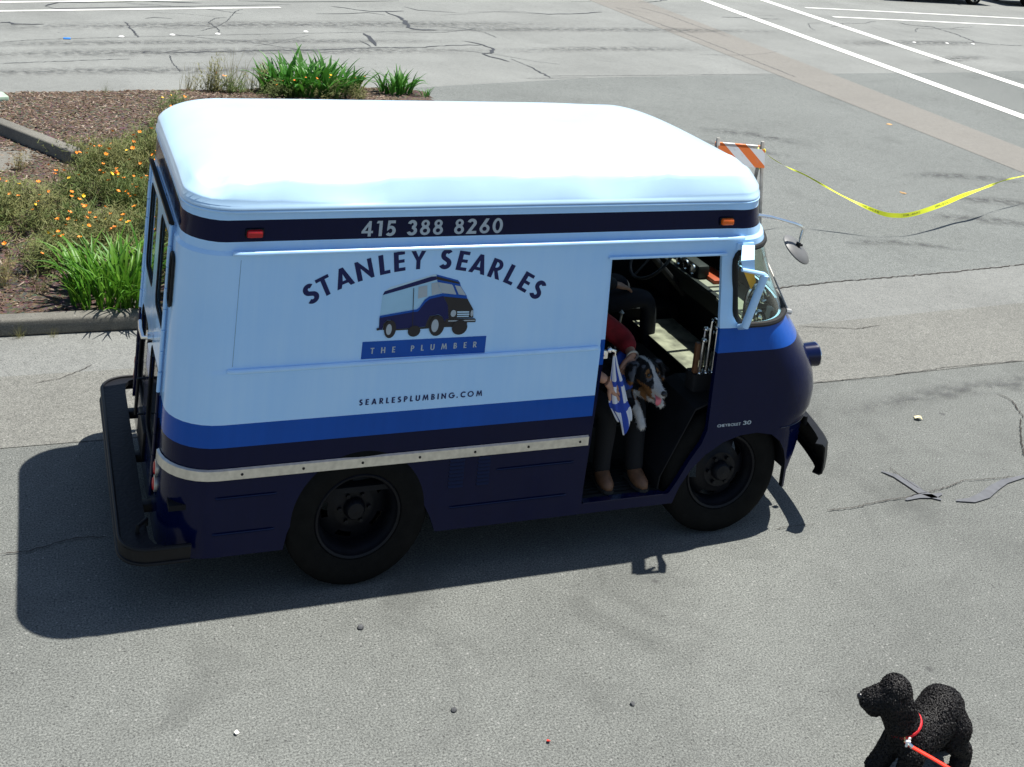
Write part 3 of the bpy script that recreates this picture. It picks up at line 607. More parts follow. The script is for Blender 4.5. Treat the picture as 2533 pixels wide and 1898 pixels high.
mb = MB(); mb.tube([(3.28, -0.135, 1.79), (3.36, -0.14, 1.775), (3.43, -0.145, 1.76), (3.455, -0.145, 1.745)], [0.012, 0.013, 0.014, 0.012], 8); mb.tube([(3.440, -0.145, 1.755), (3.405, -0.12, 1.58), (3.372, -0.10, 1.42), (3.380, -0.03, 1.385), (3.40, 0.005, 1.375)], [0.024, 0.025, 0.025, 0.018, 0.016], 12)
mb.build('bracket_tube', M('light_blue'), brk)
mb = MB(); mb.add([(3.300, -0.128, 1.775), (3.370, -0.134, 1.765), (3.405, -0.11, 1.70), (3.385, -0.10, 1.65), (3.300, -0.124, 1.775), (3.370, -0.130, 1.765), (3.405, -0.106, 1.70), (3.385, -0.096, 1.65)], [(0, 1, 2, 3), (7, 6, 5, 4), (0, 4, 5, 1), (1, 5, 6, 2), (2, 6, 7, 3), (3, 7, 4, 0)])
mb.build('mirror_plate', M('yellow_plastic'), brk, smooth=0)
# round mirror on a long arm at the front corner
mb = MB(); mb.tube([(3.60, 0.30, 1.985), (3.74, 0.30, 1.965), (3.93, 0.30, 1.915), (3.985, 0.30, 1.895), (4.003, 0.30, 1.872), (3.995, 0.30, 1.83), (3.978, 0.295, 1.765)], 0.011, 10); arm = mb.build('mirror_arm', M('chrome'), van)
q = Vector((0.44, -0.51, 0.79)).to_track_quat('Z', 'Y').to_matrix()
mb = MB(); mb.lathe([(0.001, 0.018), (0.06, 0.015), (0.098, 0.004), (0.112, -0.006), (0.112, -0.014), (0.001, -0.014)], (0, 0, 0), 'Z', 28)
mb.v = [tuple(q @ Vector(v) + Vector((3.975, 0.30, 1.745))) for v in mb.v]; mb.build('round_mirror', M('mirror_back'), arm)
mb = MB(); mb.tube([(3.978, 0.295, 1.79), (3.972, 0.295, 1.75)], 0.015, 8); mb.tube([(3.965, 0.30, 1.768), (4.005, 0.29, 1.772)], 0.008, 6); mb.build('mirror_clamp', M('black_metal'), arm)
# wheels
def wheel(xc, y0, sg, rear):
    # y0: outer sidewall, sg: +1 if inside lies towards +Y
    tp = [(0.235, 0.035), (0.250, 0.012), (0.285, 0.002), (0.340, 0.0), (0.378, 0.010), (0.400, 0.026), (0.408, 0.040)]
    for k in range(4): tp += [(0.410, 0.046+k*0.034), (0.410, 0.068+k*0.034), (0.401, 0.070+k*0.034), (0.401, 0.078+k*0.034)]
    tp += [(0.410, 0.182), (0.406, 0.19), (0.38, 0.215), (0.340, 0.225), (0.285, 0.223), (0.25, 0.213), (0.235, 0.19)]
    wl = MB(); 
    rim_p = [(0.238, 0.030), (0.246, 0.018), (0.240, 0.010), (0.228, 0.016), (0.222, 0.045), (0.212, 0.055), (0.206, 0.12), (0.206, 0.19), (0.236, 0.20)]
    wl.lathe([(r, y*sg) for r, y in rim_p], (xc, y0, 0.41), 'Y', 48); rim = wl.build('wheel', M('wheel_steel'), van, smooth=40)
    mb = MB(); mb.lathe([(r, y*sg) for r, y in tp], (xc, y0, 0.41), 'Y', 72); mb.build('tyre', M('tyre'), rim, smooth=30)
    dp = [(0.208, 0.15), (0.185, 0.14), (0.150, 0.125), (0.118, 0.118), (0.108, 0.112), (0.060, 0.112)] if rear else [(0.208, 0.10), (0.190, 0.085), (0.155, 0.062), (0.125, 0.050), (0.110, 0.036), (0.060, 0.036)]
    mb = MB(); mb.lathe([(r, y*sg) for r, y in dp], (xc, y0, 0.41), 'Y', 60, skip=lambda k, j: j == 1 and ((k+8) % 12) < 5)
    mb.build('disc', M('wheel_steel'), rim, smooth=40)
    hy = 0.112 if rear else 0.036
    mb = MB(); mb.lathe([(0.062, hy*sg), (0.058, (hy-0.03)*sg), (0.045, (hy-0.045)*sg), (0.001, (hy-0.05)*sg)], (xc, y0, 0.41), 'Y', 24); mb.build('hub', M('wheel_steel'), rim, smooth=40)
    for k in range(6):
        a = k*math.pi/3; mb = MB(); mb.lathe([(0.013, hy*sg), (0.013, (hy-0.02)*sg), (0.001, (hy-0.022)*sg)], (xc+0.085*math.cos(a), y0, 0.41+0.085*math.sin(a)), 'Y', 6); mb.build('lug_nut', M('wheel_steel'), rim, smooth=0)
wheel(3.425, 0.04, 1, False); wheel(3.425, Wd-0.04, -1, False); wheel(1.068, -0.012, 1, True); wheel(1.068, Wd+0.012, -1, True)
for sg, y0 in ((1, 0.27), (-1, Wd-0.27)):
    mb = MB(); mb.lathe([(0.21, 0.19*sg), (0.235, 0.03*sg), (0.285, 0.0), (0.37, 0.01*sg), (0.398, 0.04*sg), (0.398, 0.18*sg), (0.37, 0.21*sg), (0.285, 0.22*sg), (0.235, 0.19*sg)], (1.058, y0, 0.40), 'Y', 60); mb.build('inner_tyre', M('tyre'), van)
mb = MB()
for x in (1.058, 3.414): mb.tube([(x, 0.2, 0.40), (x, Wd-0.2, 0.40)], 0.05, 12)
mb.box((1.95, 0.62, 0.46), (3.7, 0.07, 0.12)); mb.box((1.95, Wd-0.62, 0.46), (3.7, 0.07, 0.12)); mb.lathe([(0.001, -0.14), (0.1, -0.12), (0.14, 0), (0.1, 0.12), (0.001, 0.14)], (1.058, Wd/2, 0.40), 'Y', 16)
mb.build('chassis', M('black_metal'), van)
# floor, step well, wheelhouses
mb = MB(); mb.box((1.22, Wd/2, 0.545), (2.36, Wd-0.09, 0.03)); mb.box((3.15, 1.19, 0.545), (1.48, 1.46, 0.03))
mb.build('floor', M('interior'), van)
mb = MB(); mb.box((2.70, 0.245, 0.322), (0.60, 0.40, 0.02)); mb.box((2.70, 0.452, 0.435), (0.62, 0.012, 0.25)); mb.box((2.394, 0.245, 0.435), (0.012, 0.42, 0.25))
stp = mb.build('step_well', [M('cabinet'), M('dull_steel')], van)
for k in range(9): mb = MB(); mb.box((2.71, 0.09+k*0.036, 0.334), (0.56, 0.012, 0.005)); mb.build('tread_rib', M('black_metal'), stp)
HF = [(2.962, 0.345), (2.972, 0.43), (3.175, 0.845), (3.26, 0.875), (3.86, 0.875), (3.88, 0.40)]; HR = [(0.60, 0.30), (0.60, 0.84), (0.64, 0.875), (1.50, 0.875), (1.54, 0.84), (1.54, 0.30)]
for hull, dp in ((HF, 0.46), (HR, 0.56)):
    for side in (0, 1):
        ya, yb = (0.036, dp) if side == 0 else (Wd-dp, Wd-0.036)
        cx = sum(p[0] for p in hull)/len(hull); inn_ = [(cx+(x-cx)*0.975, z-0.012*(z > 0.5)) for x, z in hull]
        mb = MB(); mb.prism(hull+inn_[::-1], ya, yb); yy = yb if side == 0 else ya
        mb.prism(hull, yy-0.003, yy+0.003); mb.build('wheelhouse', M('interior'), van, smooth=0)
# dash, shelf, cabinet
poly = [(3.72, 0.16), (3.72, 0.62), (3.79, 1.0), (3.80, Wd-0.20)] + [p for p in [front_pt(1.21, R_(86-172*k/30), 0.05) for k in range(31)] if 0.16 < p[1] < Wd-0.2 and p[0] > 3.8]
mb = MB(); mb.prism(poly, 1.185, 1.205, 'Z'); dt = mb.build('dash_top', M('dash_paint'), van, smooth=0)
for k in range(3): mb = MB(); mb.box((3.93, 0.62+k*0.42, 1.2085), (0.26, 0.012, 0.006)); mb.build('batten', M('cabinet'), dt)
mb = MB(); mb.box((3.81, 1.16, 1.12), (0.02, 1.20, 0.13)); mb.box((3.785, 1.16, 1.196), (0.04, 1.24, 0.03), bev=0.006); mb.build('dash_face', M('cabinet'), van)
mb = MB(); mb.box((3.93, Wd/2, 0.86), (0.02, Wd-0.40, 0.60)); mb.build('firewall', M('interior'), van)
mb = MB(); mb.box((3.64, 0.97, 0.794), (0.34, 1.02, 0.014), bev=0.004); mb.build('shelf', M('board'), van)
mb = MB(); mb.box((3.66, 0.97, 0.67), (0.30, 1.00, 0.22), bev=0.008); mb.build('cabinet', M('cabinet'), van)
mb = MB(); mb.box((3.12, 1.0, 0.66), (0.62, 0.50, 0.20), bev=0.05); mb.build('engine_cover', M('interior'), van)
# steering wheel, column, instruments, seats
mb = MB(); q = Vector((-0.75, 0, 0.66)).to_track_quat('Z', 'Y').to_matrix(); c0 = Vector((3.56, 1.45, 1.30))
mb.tube([c0 + q @ Vector((0.20*math.cos(a), 0.20*math.sin(a), 0)) for a in [2*math.pi*k/40 for k in range(41)]], 0.012, 8, caps=False)
for k in range(3):
    a = 2*math.pi*k/3+0.5; mb.tube([c0, c0 + q @ Vector((0.2*math.cos(a), 0.2*math.sin(a), 0))], 0.009, 6)
mb.tube([c0, c0+Vector((0.30, 0, -0.30))], 0.025, 10); mb.build('steering_wheel', M('seat_vinyl'), van)
mb = MB(); mb.box((3.85, 1.36, 1.255), (0.10, 0.34, 0.10), bev=0.02); ip = mb.build('instrument_pod', M('cabinet'), van)
for k, dy in enumerate((-0.1, 0, 0.1)): mb = MB(); mb.lathe([(0.036, 0), (0.036, -0.012), (0.028, -0.006), (0.001, -0.006)], (3.80, 1.36+dy, 1.26), 'X', 16); mb.build('gauge', M('chrome'), ip)
def seat(x, y, z, zf):
    mb = MB(); mb.box((x, y, z-0.05), (0.46, 0.44, 0.10), bev=0.03); s_ = mb.build('seat', M('seat_vinyl'), van)
    mb = MB(); mb.box((x-0.24, y, z+0.22), (0.09, 0.42, 0.50), Matrix.Rotation(R_(-8), 3, 'Y'), bev=0.03); mb.build('backrest', M('seat_vinyl'), s_)
    mb = MB(); mb.box((x, y, (z-0.1+zf)/2), (0.34, 0.32, z-0.1-zf)); mb.build('seat_box', M('interior'), s_)
seat(2.98, 1.45, 0.90, 0.56); seat(2.42, 0.66, 0.76, 0.56)
mb = MB(); mb.tube([(3.10, 1.02, 0.76), (3.13, 1.03, 1.05)], 0.008, 6); mb.lathe([(0.001, -0.02), (0.02, 0), (0.001, 0.02)], (3.13, 1.03, 1.06), 'Z', 10); mb.build('gear_lever', M('dull_steel'), van)

# ------------------------------------------------------------------ lettering (stroke and outline glyphs of a geometric bold sans)
def arc(cx, cy, rx, ry, a0, a1, n=16): return [(cx+rx*math.cos(R_(a0+(a1-a0)*k/n)), cy+ry*math.sin(R_(a0+(a1-a0)*k/n))) for k in range(n+1)]
def stroke(path, w):
    L, Rr = [], []; n = len(path)
    for i in range(n):
        p = Vector(path[i]); a = Vector(path[i-1]) if i else None; b = Vector(path[i+1]) if i < n-1 else None
        t0 = (p-a).normalized() if a else (b-p).normalized(); t1 = (b-p).normalized() if b else t0
        t = (t0+t1); t = t.normalized() if t.length > 1e-4 else t0
        nn = Vector((-t.y, t.x)); k = 1/max(0.5, nn.dot(Vector((-t0.y, t0.x))))
        L.append(tuple(p+nn*w/2*k)); Rr.append(tuple(p-nn*w/2*k))
    return L+Rr[::-1]
w_ = 0.215
GL = {
 'T': (0.58, [[(0.2, 0), (0.39, 0), (0.39, 0.83), (0.59, 0.83), (0.59, 1), (0, 1), (0, 0.83), (0.2, 0.83)]]),
 'E': (0.50, [[(0, 0), (0.5, 0), (0.5, 0.17), (w_, 0.17), (w_, 0.42), (0.47, 0.42), (0.47, 0.58), (w_, 0.58), (w_, 0.83), (0.5, 0.83), (0.5, 1), (0, 1)]]),
 'L': (0.46, [[(0, 0), (0.46, 0), (0.46, 0.17), (w_, 0.17), (w_, 1), (0, 1)]]),
 'I': (w_, [[(0, 0), (w_, 0), (w_, 1), (0, 1)]]),
 'H': (0.68, [[(0, 0), (w_, 0), (w_, 0.42), (0.495, 0.42), (0.495, 0), (0.68, 0), (0.68, 1), (0.495, 1), (0.495, 0.59), (w_, 0.59), (w_, 1), (0, 1)]]),
 'N': (0.74, [[(0, 0), (w_, 0), (w_, 0.62), (0.60, 0), (0.74, 0), (0.74, 1), (0.555, 1), (0.555, 0.40), (0.14, 1), (0, 1)]]),
 'M': (0.96, [[(0, 0), (0.19, 0), (0.26, 0.6), (0.46, 0.0), (0.50, 0.0), (0.70, 0.6), (0.77, 0), (0.96, 0), (0.82, 1), (0.66, 1), (0.48, 0.45), (0.30, 1), (0.14, 1)]]),
 'A': (0.80, [[(0, 0), (0.2, 0), (0.265, 0.17), (0.535, 0.17), (0.6, 0), (0.8, 0), (0.49, 1), (0.31, 1)], [(0.322, 0.33), (0.478, 0.33), (0.40, 0.68)]]),
 'Y': (0.74, [[(0.278, 0), (0.463, 0), (0.463, 0.43), (0.74, 1), (0.53, 1), (0.37, 0.62), (0.21, 1), (0, 1), (0.278, 0.43)]]),
 'S': (0.56, [stroke(arc(0.29, 0.715, 0.165, 0.195, 35, 235, 16) + arc(0.265, 0.285, 0.185, 0.195, 62, -150, 18), 0.215)]),
 'C': (0.72, [stroke(arc(0.50, 0.5, 0.40, 0.42, 50, 310, 26), 0.205)]),
 'G': (0.88, [stroke(arc(0.50, 0.5, 0.40, 0.42, 48, 352, 28) + [(0.895, 0.5), (0.55, 0.5)], 0.19)]),
 'O': (1.0, [arc(0.5, 0.5, 0.5, 0.51, 0, 358, 36), arc(0.5, 0.5, 0.315, 0.335, 0, 358, 30)]),
 'U': (0.66, [stroke([(0.09, 1), (0.09, 0.36)] + arc(0.33, 0.33, 0.24, 0.245, 180, 360, 16) + [(0.57, 0.36), (0.57, 1)], 0.205)]),
 'P': (0.56, [[(0, 0), (w_, 0), (w_, 0.37)] + arc(0.25, 0.685, 0.31, 0.315, -90, 90, 14) + [(0, 1)], [(w_, 0.53)] + arc(0.23, 0.685, 0.145, 0.155, -90, 90, 10) + [(w_, 0.84)]]),
 'R': (0.62, [[(0, 0), (w_, 0), (w_, 0.38), (0.22, 0.38), (0.42, 0), (0.64, 0), (0.40, 0.41)] + arc(0.27, 0.70, 0.29, 0.30, -60, 90, 14) + [(0, 1)], [(w_, 0.55)] + arc(0.24, 0.695, 0.135, 0.145, -90, 90, 10) + [(w_, 0.84)]]),
 'B': (0.58, [[(0, 0)] + arc(0.28, 0.29, 0.30, 0.29, -90, 62, 12) + arc(0.26, 0.755, 0.25, 0.245, -48, 90, 10) + [(0, 1)], [(w_, 0.16)] + arc(0.27, 0.29, 0.125, 0.13, -90, 90, 8) + [(w_, 0.42)], [(w_, 0.585)] + arc(0.24, 0.715, 0.12, 0.13, -90, 90, 8) + [(w_, 0.845)]]),
 '.': (0.22, [arc(0.11, 0.11, 0.11, 0.11, 0, 345, 14)]),
 '4': (0.64, [[(0.36, 0), (0.53, 0), (0.53, 0.21), (0.64, 0.21), (0.64, 0.36), (0.53, 0.36), (0.53, 1), (0.40, 1), (0, 0.33), (0, 0.21), (0.36, 0.21)], [(0.36, 0.36), (0.19, 0.36), (0.36, 0.66)]]),
 '1': (0.36, [[(0.16, 0), (0.34, 0), (0.34, 1), (0.06, 1), (0.0, 0.84), (0.16, 0.84)]]),
 '5': (0.58, [stroke([(0.54, 0.915), (0.20, 0.915), (0.15, 0.50)] + arc(0.27, 0.33, 0.215, 0.245, 112, -140, 18), 0.19)]),
 '3': (0.56, [stroke(arc(0.265, 0.725, 0.165, 0.19, 170, -62, 14) + arc(0.265, 0.295, 0.20, 0.21, 68, -165, 16), 0.19)]),
 '8': (0.58, [arc(0.29, 0.285, 0.29, 0.295, 130, 410, 22) + arc(0.29, 0.745, 0.24, 0.255, -42, 222, 20), arc(0.29, 0.285, 0.125, 0.135, 0, 345, 14), arc(0.29, 0.75, 0.085, 0.105, 0, 345, 12)]),
 '2': (0.58, [stroke(arc(0.275, 0.72, 0.185, 0.195, 165, -42, 14) + [(0.11, 0.085), (0.57, 0.085)], 0.19)]),
 '6': (0.60, [[(0.34, 1), (0.55, 1), (0.36, 0.60)] + arc(0.30, 0.305, 0.30, 0.31, 72, -200, 28), arc(0.30, 0.305, 0.13, 0.145, 0, 345, 16)]),
 '0': (0.62, [arc(0.31, 0.5, 0.31, 0.51, 0, 357, 32), arc(0.31, 0.5, 0.135, 0.335, 0, 357, 28)]),
 ' ': (0.45, []),
}
def fill_mesh(contours):
    cu = bpy.data.curves.new('t', 'CURVE'); cu.dimensions = '2D'; cu.fill_mode = 'BOTH'
    for c in contours:
        sp = cu.splines.new('POLY'); sp.points.add(len(c)-1); sp.use_cyclic_u = True
        for p, (x, y) in zip(sp.points, c): p.co = (x, y, 0, 1)
    o = bpy.data.objects.new('t', cu); COL.objects.link(o); bpy.context.view_layer.update()
    me = evaluated(o); bpy.data.objects.remove(o); bpy.data.curves.remove(cu)
    vs = [tuple(v.co) for v in me.vertices]; fs = [tuple(p.vertices) for p in me.polygons]; bpy.data.meshes.remove(me); return vs, fs
GM = {k: (a, *(fill_mesh(c) if c else ([], []))) for k, (a, c) in GL.items()}
def line_width(t, h, sp): return sum(GM[c][0]*h for c in t) + sp*(len(t)-1)
def text_line(t, x0, x1, z, h, y, m, wscale=1.0, parent=None, name='letter', slant=0.0):
    base = sum(GM[c][0]*h*wscale*(0.7 if c == ' ' else 1) for c in t); sp = ((x1-x0)-base)/(len(t)-1); x = x0
    for c in t:
        a, vs, fs = GM[c]
        if vs: mb = MB(); mb.add([(x+(v[0]+v[1]*slant)*h*wscale, y, z+v[1]*h) for v in vs], fs); mb.build(name, M(m), parent or van, smooth=0, fixn=False)
        x += a*h*wscale*(0.7 if c == ' ' else 1)+sp
ym = 0.0086                    # just proud of the panel face
text_line('415 388 8260', 0.945, 1.768, 2.004, 0.086, 0.0244, 'grey_print', 1.17)
ANG = dict(zip(range(14), [-30.0, -26.3, -21.4, -16.0, -10.9, -7.0, -2.1, 5.2, 9.8, 14.4, 19.5, 24.1, 28.8, 33.1]))
for i, ch in enumerate('STANLEYSEARLES'):
    a, vs, fs = GM[ch]; h = 0.112; t = R_(ANG[i]); r0 = 1.2689
    cx, cz = 1.32654+r0*math.sin(t), 0.60316+r0*math.cos(t)
    kx = 1.14*h; mb = MB(); mb.add([(cx+(v[0]-a/2)*kx*math.cos(t)+(v[1]-0.5)*h*math.sin(t), ym, cz-(v[0]-a/2)*kx*math.sin(t)+(v[1]-0.5)*h*math.cos(t)) for v in vs], fs)
    mb.build('letter', M('navy_print'), van, smooth=0, fixn=False)
mb = MB(); mb.add([(1.002, ym, 1.317), (1.727, ym, 1.309), (1.728, ym, 1.408), (1.003, ym, 1.415)], [(0, 1, 2, 3)]); tb = mb.build('trade_plate', M('royal'), van, smooth=0)
text_line('THE PLUMBER', 1.052, 1.674, 1.345, 0.034, ym-0.0015, 'grey_print', 1.05, tb)
text_line('SEARLESPLUMBING.COM', 1.012, 1.733, 1.058, 0.033, -0.0025, 'navy_print', 1.14)
for t, x0, x1, h in (('CHEVROLET', 3.321, 3.489, 0.018), ('30', 3.505, 3.566, 0.026)):
    base = sum(GM[c if c in GM else 'Y'][0]*h for c in t); sp = 0.10*h; kx = ((x1-x0)-sp*(len(t)-1))/base; x = x0
    for c in t:
        a, vs, fs = GM['Y' if c == 'V' else c]
        mb = MB(); mb.add([(x+v[0]*h*kx, -0.0025, 0.733+(v[1] if c != 'V' else v[1]*0.9+0.1)*h) for v in vs], fs); x += a*h*kx+sp; mb.build('badge_letter', M('grey_print'), van, smooth=0, fixn=False)
LOGO = [('sky_print', [(1.092, 1.674), (1.399, 1.748), (1.405, 1.735), (1.436, 1.672), (1.352, 1.653), (1.295, 1.59), (1.089, 1.56)]),
 ('pale_print', [(1.092, 1.676), (1.106, 1.701), (1.132, 1.72), (1.377, 1.782), (1.394, 1.781), (1.399, 1.748)]),
 ('navy_print', [(1.093, 1.676), (1.103, 1.697), (1.126, 1.704), (1.363, 1.77), (1.394, 1.771), (1.398, 1.751), (1.257, 1.716)]),
 ('royal', [(1.393, 1.781), (1.523, 1.743), (1.536, 1.73), (1.544, 1.707), (1.401, 1.747)]),
 ('black_print', [(1.395, 1.771), (1.528, 1.732), (1.538, 1.719), (1.397, 1.752)]),
 ('royal', [(1.399, 1.748), (1.544, 1.707), (1.587, 1.646), (1.436, 1.671)]),
 ('grey_print', [(1.295, 1.714), (1.345, 1.721), (1.351, 1.657), (1.297, 1.647)]), ('grey_print', [(1.368, 1.731), (1.402, 1.737), (1.432, 1.672), (1.377, 1.663)]),
 ('grey_print', [(1.405, 1.737), (1.488, 1.72), (1.496, 1.713), (1.522, 1.66), (1.434, 1.673)]), ('grey_print', [(1.507, 1.715), (1.542, 1.707), (1.58, 1.653), (1.536, 1.66)]),
 ('royal', [(1.087, 1.559), (1.297, 1.586), (1.309, 1.595), (1.338, 1.639), (1.363, 1.656), (1.44, 1.671), (1.582, 1.65), (1.59, 1.633), (1.449, 1.652), (1.372, 1.641), (1.347, 1.624), (1.308, 1.567), (1.086, 1.546)]),
 ('black_print', [(1.111, 1.478), (1.111, 1.512), (1.131, 1.531), (1.153, 1.53), (1.169, 1.516), (1.176, 1.478), (1.355, 1.482), (1.362, 1.513), (1.377, 1.544), (1.426, 1.548), (1.447, 1.538), (1.47, 1.504), (1.602, 1.497), (1.602, 1.47), (1.471, 1.474), (1.325, 1.471), (1.192, 1.471)]),
 ('navy_print', [(1.086, 1.548), (1.263, 1.57), (1.304, 1.573), (1.343, 1.624), (1.368, 1.642), (1.445, 1.656), (1.477, 1.599), (1.491, 1.503), (1.47, 1.504), (1.447, 1.54), (1.426, 1.55), (1.377, 1.545), (1.362, 1.513), (1.355, 1.484), (1.176, 1.478), (1.169, 1.516), (1.153, 1.532), (1.131, 1.533), (1.111, 1.512), (1.109, 1.478), (1.089, 1.479)]),
 ('black_print', [(1.447, 1.653), (1.59, 1.633), (1.631, 1.57), (1.636, 1.521), (1.489, 1.521), (1.477, 1.599)]),
 ('black_print', [(1.472, 1.522), (1.644, 1.517), (1.652, 1.509), (1.652, 1.494), (1.47, 1.5)]), ('grey_print', [(1.488, 1.512), (1.647, 1.508), (1.648, 1.502), (1.488, 1.506)]),
 ('black_print', [(1.265, 1.709), (1.269, 1.709), (1.283, 1.484), (1.279, 1.485)]), ('black_print', [(1.075, 1.49), (1.089, 1.492), (1.091, 1.478), (1.076, 1.477)]),
 ('pale_print', [(1.535, 1.563), (1.607, 1.56), (1.608, 1.552), (1.537, 1.554)]), ('pale_print', [(1.536, 1.549), (1.609, 1.547), (1.61, 1.539), (1.538, 1.541)]), ('pale_print', [(1.537, 1.536), (1.607, 1.535), (1.608, 1.528), (1.538, 1.53)])]
for m_, (cx, cz, a, b) in (('black_print', (1.292, 1.462, 0.036, 0.032)), ('black_print', (1.559, 1.469, 0.046, 0.043)), ('black_print', (1.152, 1.481, 0.034, 0.051)), ('black_print', (1.422, 1.486, 0.045, 0.059)), ('grey_print', (1.145, 1.480, 0.016, 0.031)), ('grey_print', (1.411, 1.487, 0.021, 0.037)), ('grey_print', (1.513, 1.553, 0.016, 0.020)), ('grey_print', (1.624, 1.548, 0.008, 0.019))):
    LOGO.append((m_, arc(cx, cz, a, b, 0, 350, 28)))
lm = ['sky_print', 'pale_print', 'navy_print', 'royal', 'black_print', 'grey_print']; mb = MB()
for i, (m_, c) in enumerate(LOGO):
    vs, fs = fill_mesh([c]); mb.add([(v[0], ym+0.0005-0.00022*i, v[1]) for v in vs], fs, lm.index(m_))
mb.build('van_emblem', [M(k) for k in lm], van, smooth=0, fixn=False)

# ------------------------------------------------------------------ planting island
BED = [(-9, 3.80), (1.75, 3.80), (2.15, 4.0), (3.6, 6.5), (5.15, 11.4), (5.2, 12.1), (4.9, 12.52), (2.6, 12.20), (-1, 11.52), (-9, 9.9)]
def inside(p, poly):
    x, y = p; c = False; n = len(poly)
    for i in range(n):
        (x1, y1), (x2, y2) = poly[i], poly[(i+1) % n]
        if (y1 > y) != (y2 > y) and x < (x2-x1)*(y-y1)/(y2-y1)+x1: c = not c
    return c
def bed_z(x, y):
    d = 0.075 + 0.10*smoothstep(4, 7, y)*smoothstep(12.3, 10.5, y)
    return d + 0.022*noise.noise(Vector((x*1.7, y*1.7, 0))) + 0.010*noise.noise(Vector((x*7, y*7, 3)))
def soil():
    m, nt, bs = new_mat('bark_soil')
    n = tex(nt, 'ShaderNodeTexNoise', 22, Detail=8, Roughness=0.75); v = tex(nt, 'ShaderNodeTexVoronoi', 34)
    c = ramp(nt, n.outputs[0], [(0.30, (0.035, 0.023, 0.015)), (0.48, (0.10, 0.070, 0.048)), (0.62, (0.14, 0.10, 0.072)), (0.75, (0.19, 0.15, 0.115))])
    c = mixc(nt, 0.5, c, v.outputs['Color'], 'SOFT_LIGHT'); hs = node(nt, 'ShaderNodeHueSaturation'); hs.inputs['Saturation'].default_value = 0.75; nt.links.new(c, hs.inputs['Color'])
    nt.links.new(hs.outputs[0], bs.inputs['Base Color']); bs.inputs['Roughness'].default_value = 0.95; bs.inputs['Specular IOR Level'].default_value = 0.1
    bump(nt, bs, n.outputs[0], 1.0, 0.05)
soil()
mb = MB(); ix = {}; st = 0.07
xs = [-3.2+st*i for i in range(121)]; ys = [3.76+st*i for i in range(131)]
def grid_pt(i, j):
    if (i, j) not in ix:
        x, y = xs[i], ys[j]; ix[(i, j)] = len(mb.v); mb.v.append((x, y, bed_z(x, y)))
    return ix[(i, j)]
for i in range(120):
    for j in range(130):
        if inside((xs[i]+st/2, ys[j]+st/2), BED): mb.f.append((grid_pt(i, j), grid_pt(i+1, j), grid_pt(i+1, j+1), grid_pt(i, j+1))); mb.m.append(0)
tag(mb.build('planting_bed', M('bark_soil'), smooth=60, fixn=False), kind='structure')
mb = MB(); mb.prism([(-9, 3.80), (-3.2, 3.80), (-3.2, 11.0), (-9, 9.9)], 0.01, 0.09, 'Z'); tag(mb.build('planting_bed', M('bark_soil')), kind='structure')
# kerb stones, each cast length its own piece
kerb = thing('kerb', (0, 3.72, 0), 'concrete kerb edging the poppy bed along the gutter', 'kerb')
def kerb_run(a, b, n, h=0.135, wd=0.15):
    a, b = Vector((*a, 0)), Vector((*b, 0)); t = (b-a); L = t.length/n; t.normalize(); s_ = Vector((-t.y, t.x, 0))
    rot = Matrix((t, s_, Vector((0, 0, 1)))).transposed()
    for k in range(n):
        mb = MB(); c = a+t*(L*(k+0.5)); mb.box((c.x, c.y, h/2+random.uniform(-.003, .003)), (L-0.010, wd, h), rot, bev=0.022); mb.build('kerb_stone', M('kerb_concrete'), kerb, smooth=50)
kerb_run((-9, 3.72), (1.75, 3.72), 8); kerb_run((1.80, 3.75), (2.2, 3.98), 1); kerb_run((2.22, 4.02), (3.66, 6.5), 2); kerb_run((3.70, 6.56), (5.22, 11.3), 4)
# low retaining kerb and concrete slab at the side of the bed
lw = thing('retaining_kerb', (-0.9, 9.0, 0), 'weathered concrete kerb slanting through the bark bed beside a slab', 'kerb')
for k in range(3):
    a, b = Vector((-0.16-0.88*k*0.62*1.6, 7.88+1.41*k*0.62*1.6, 0)), Vector((-0.16-0.88*(k+1)*0.62*1.6, 7.88+1.41*(k+1)*0.62*1.6, 0)); t = (b-a); L = t.length; t.normalize(); s_ = Vector((-t.y, t.x, 0))
    rot = Matrix((t, s_, Vector((0, 0, 1)))).transposed(); mb = MB(); c = (a+b)/2; mb.box((c.x, c.y, 0.165), (L-0.008, 0.16, 0.31), rot, bev=0.02); mb.build('kerb_stone', M('kerb_concrete'), lw, smooth=50)
mb = MB(); mb.prism([(-0.36, 8.30), (-0.70, 7.80), (-1.05, 7.35), (-2.6, 6.2), (-4.2, 8.8), (-2.0, 10.6)], 0.08, 0.175, 'Z'); tag(mb.build('concrete_slab', M('kerb_concrete')), kind='structure')
mat('pale_green', (0.30, 0.40, 0.30), 0.7, var=0.2)
mb = MB(); mb.box((-1.16, 10.85, 0.19), (0.46, 0.30, 0.10), Matrix.Rotation(0.3, 3, 'Z'), bev=0.03); ub = tag(mb.build('valve_box', M('pale_green')), 'pale green valve box lid lying in the bark bed', 'box')
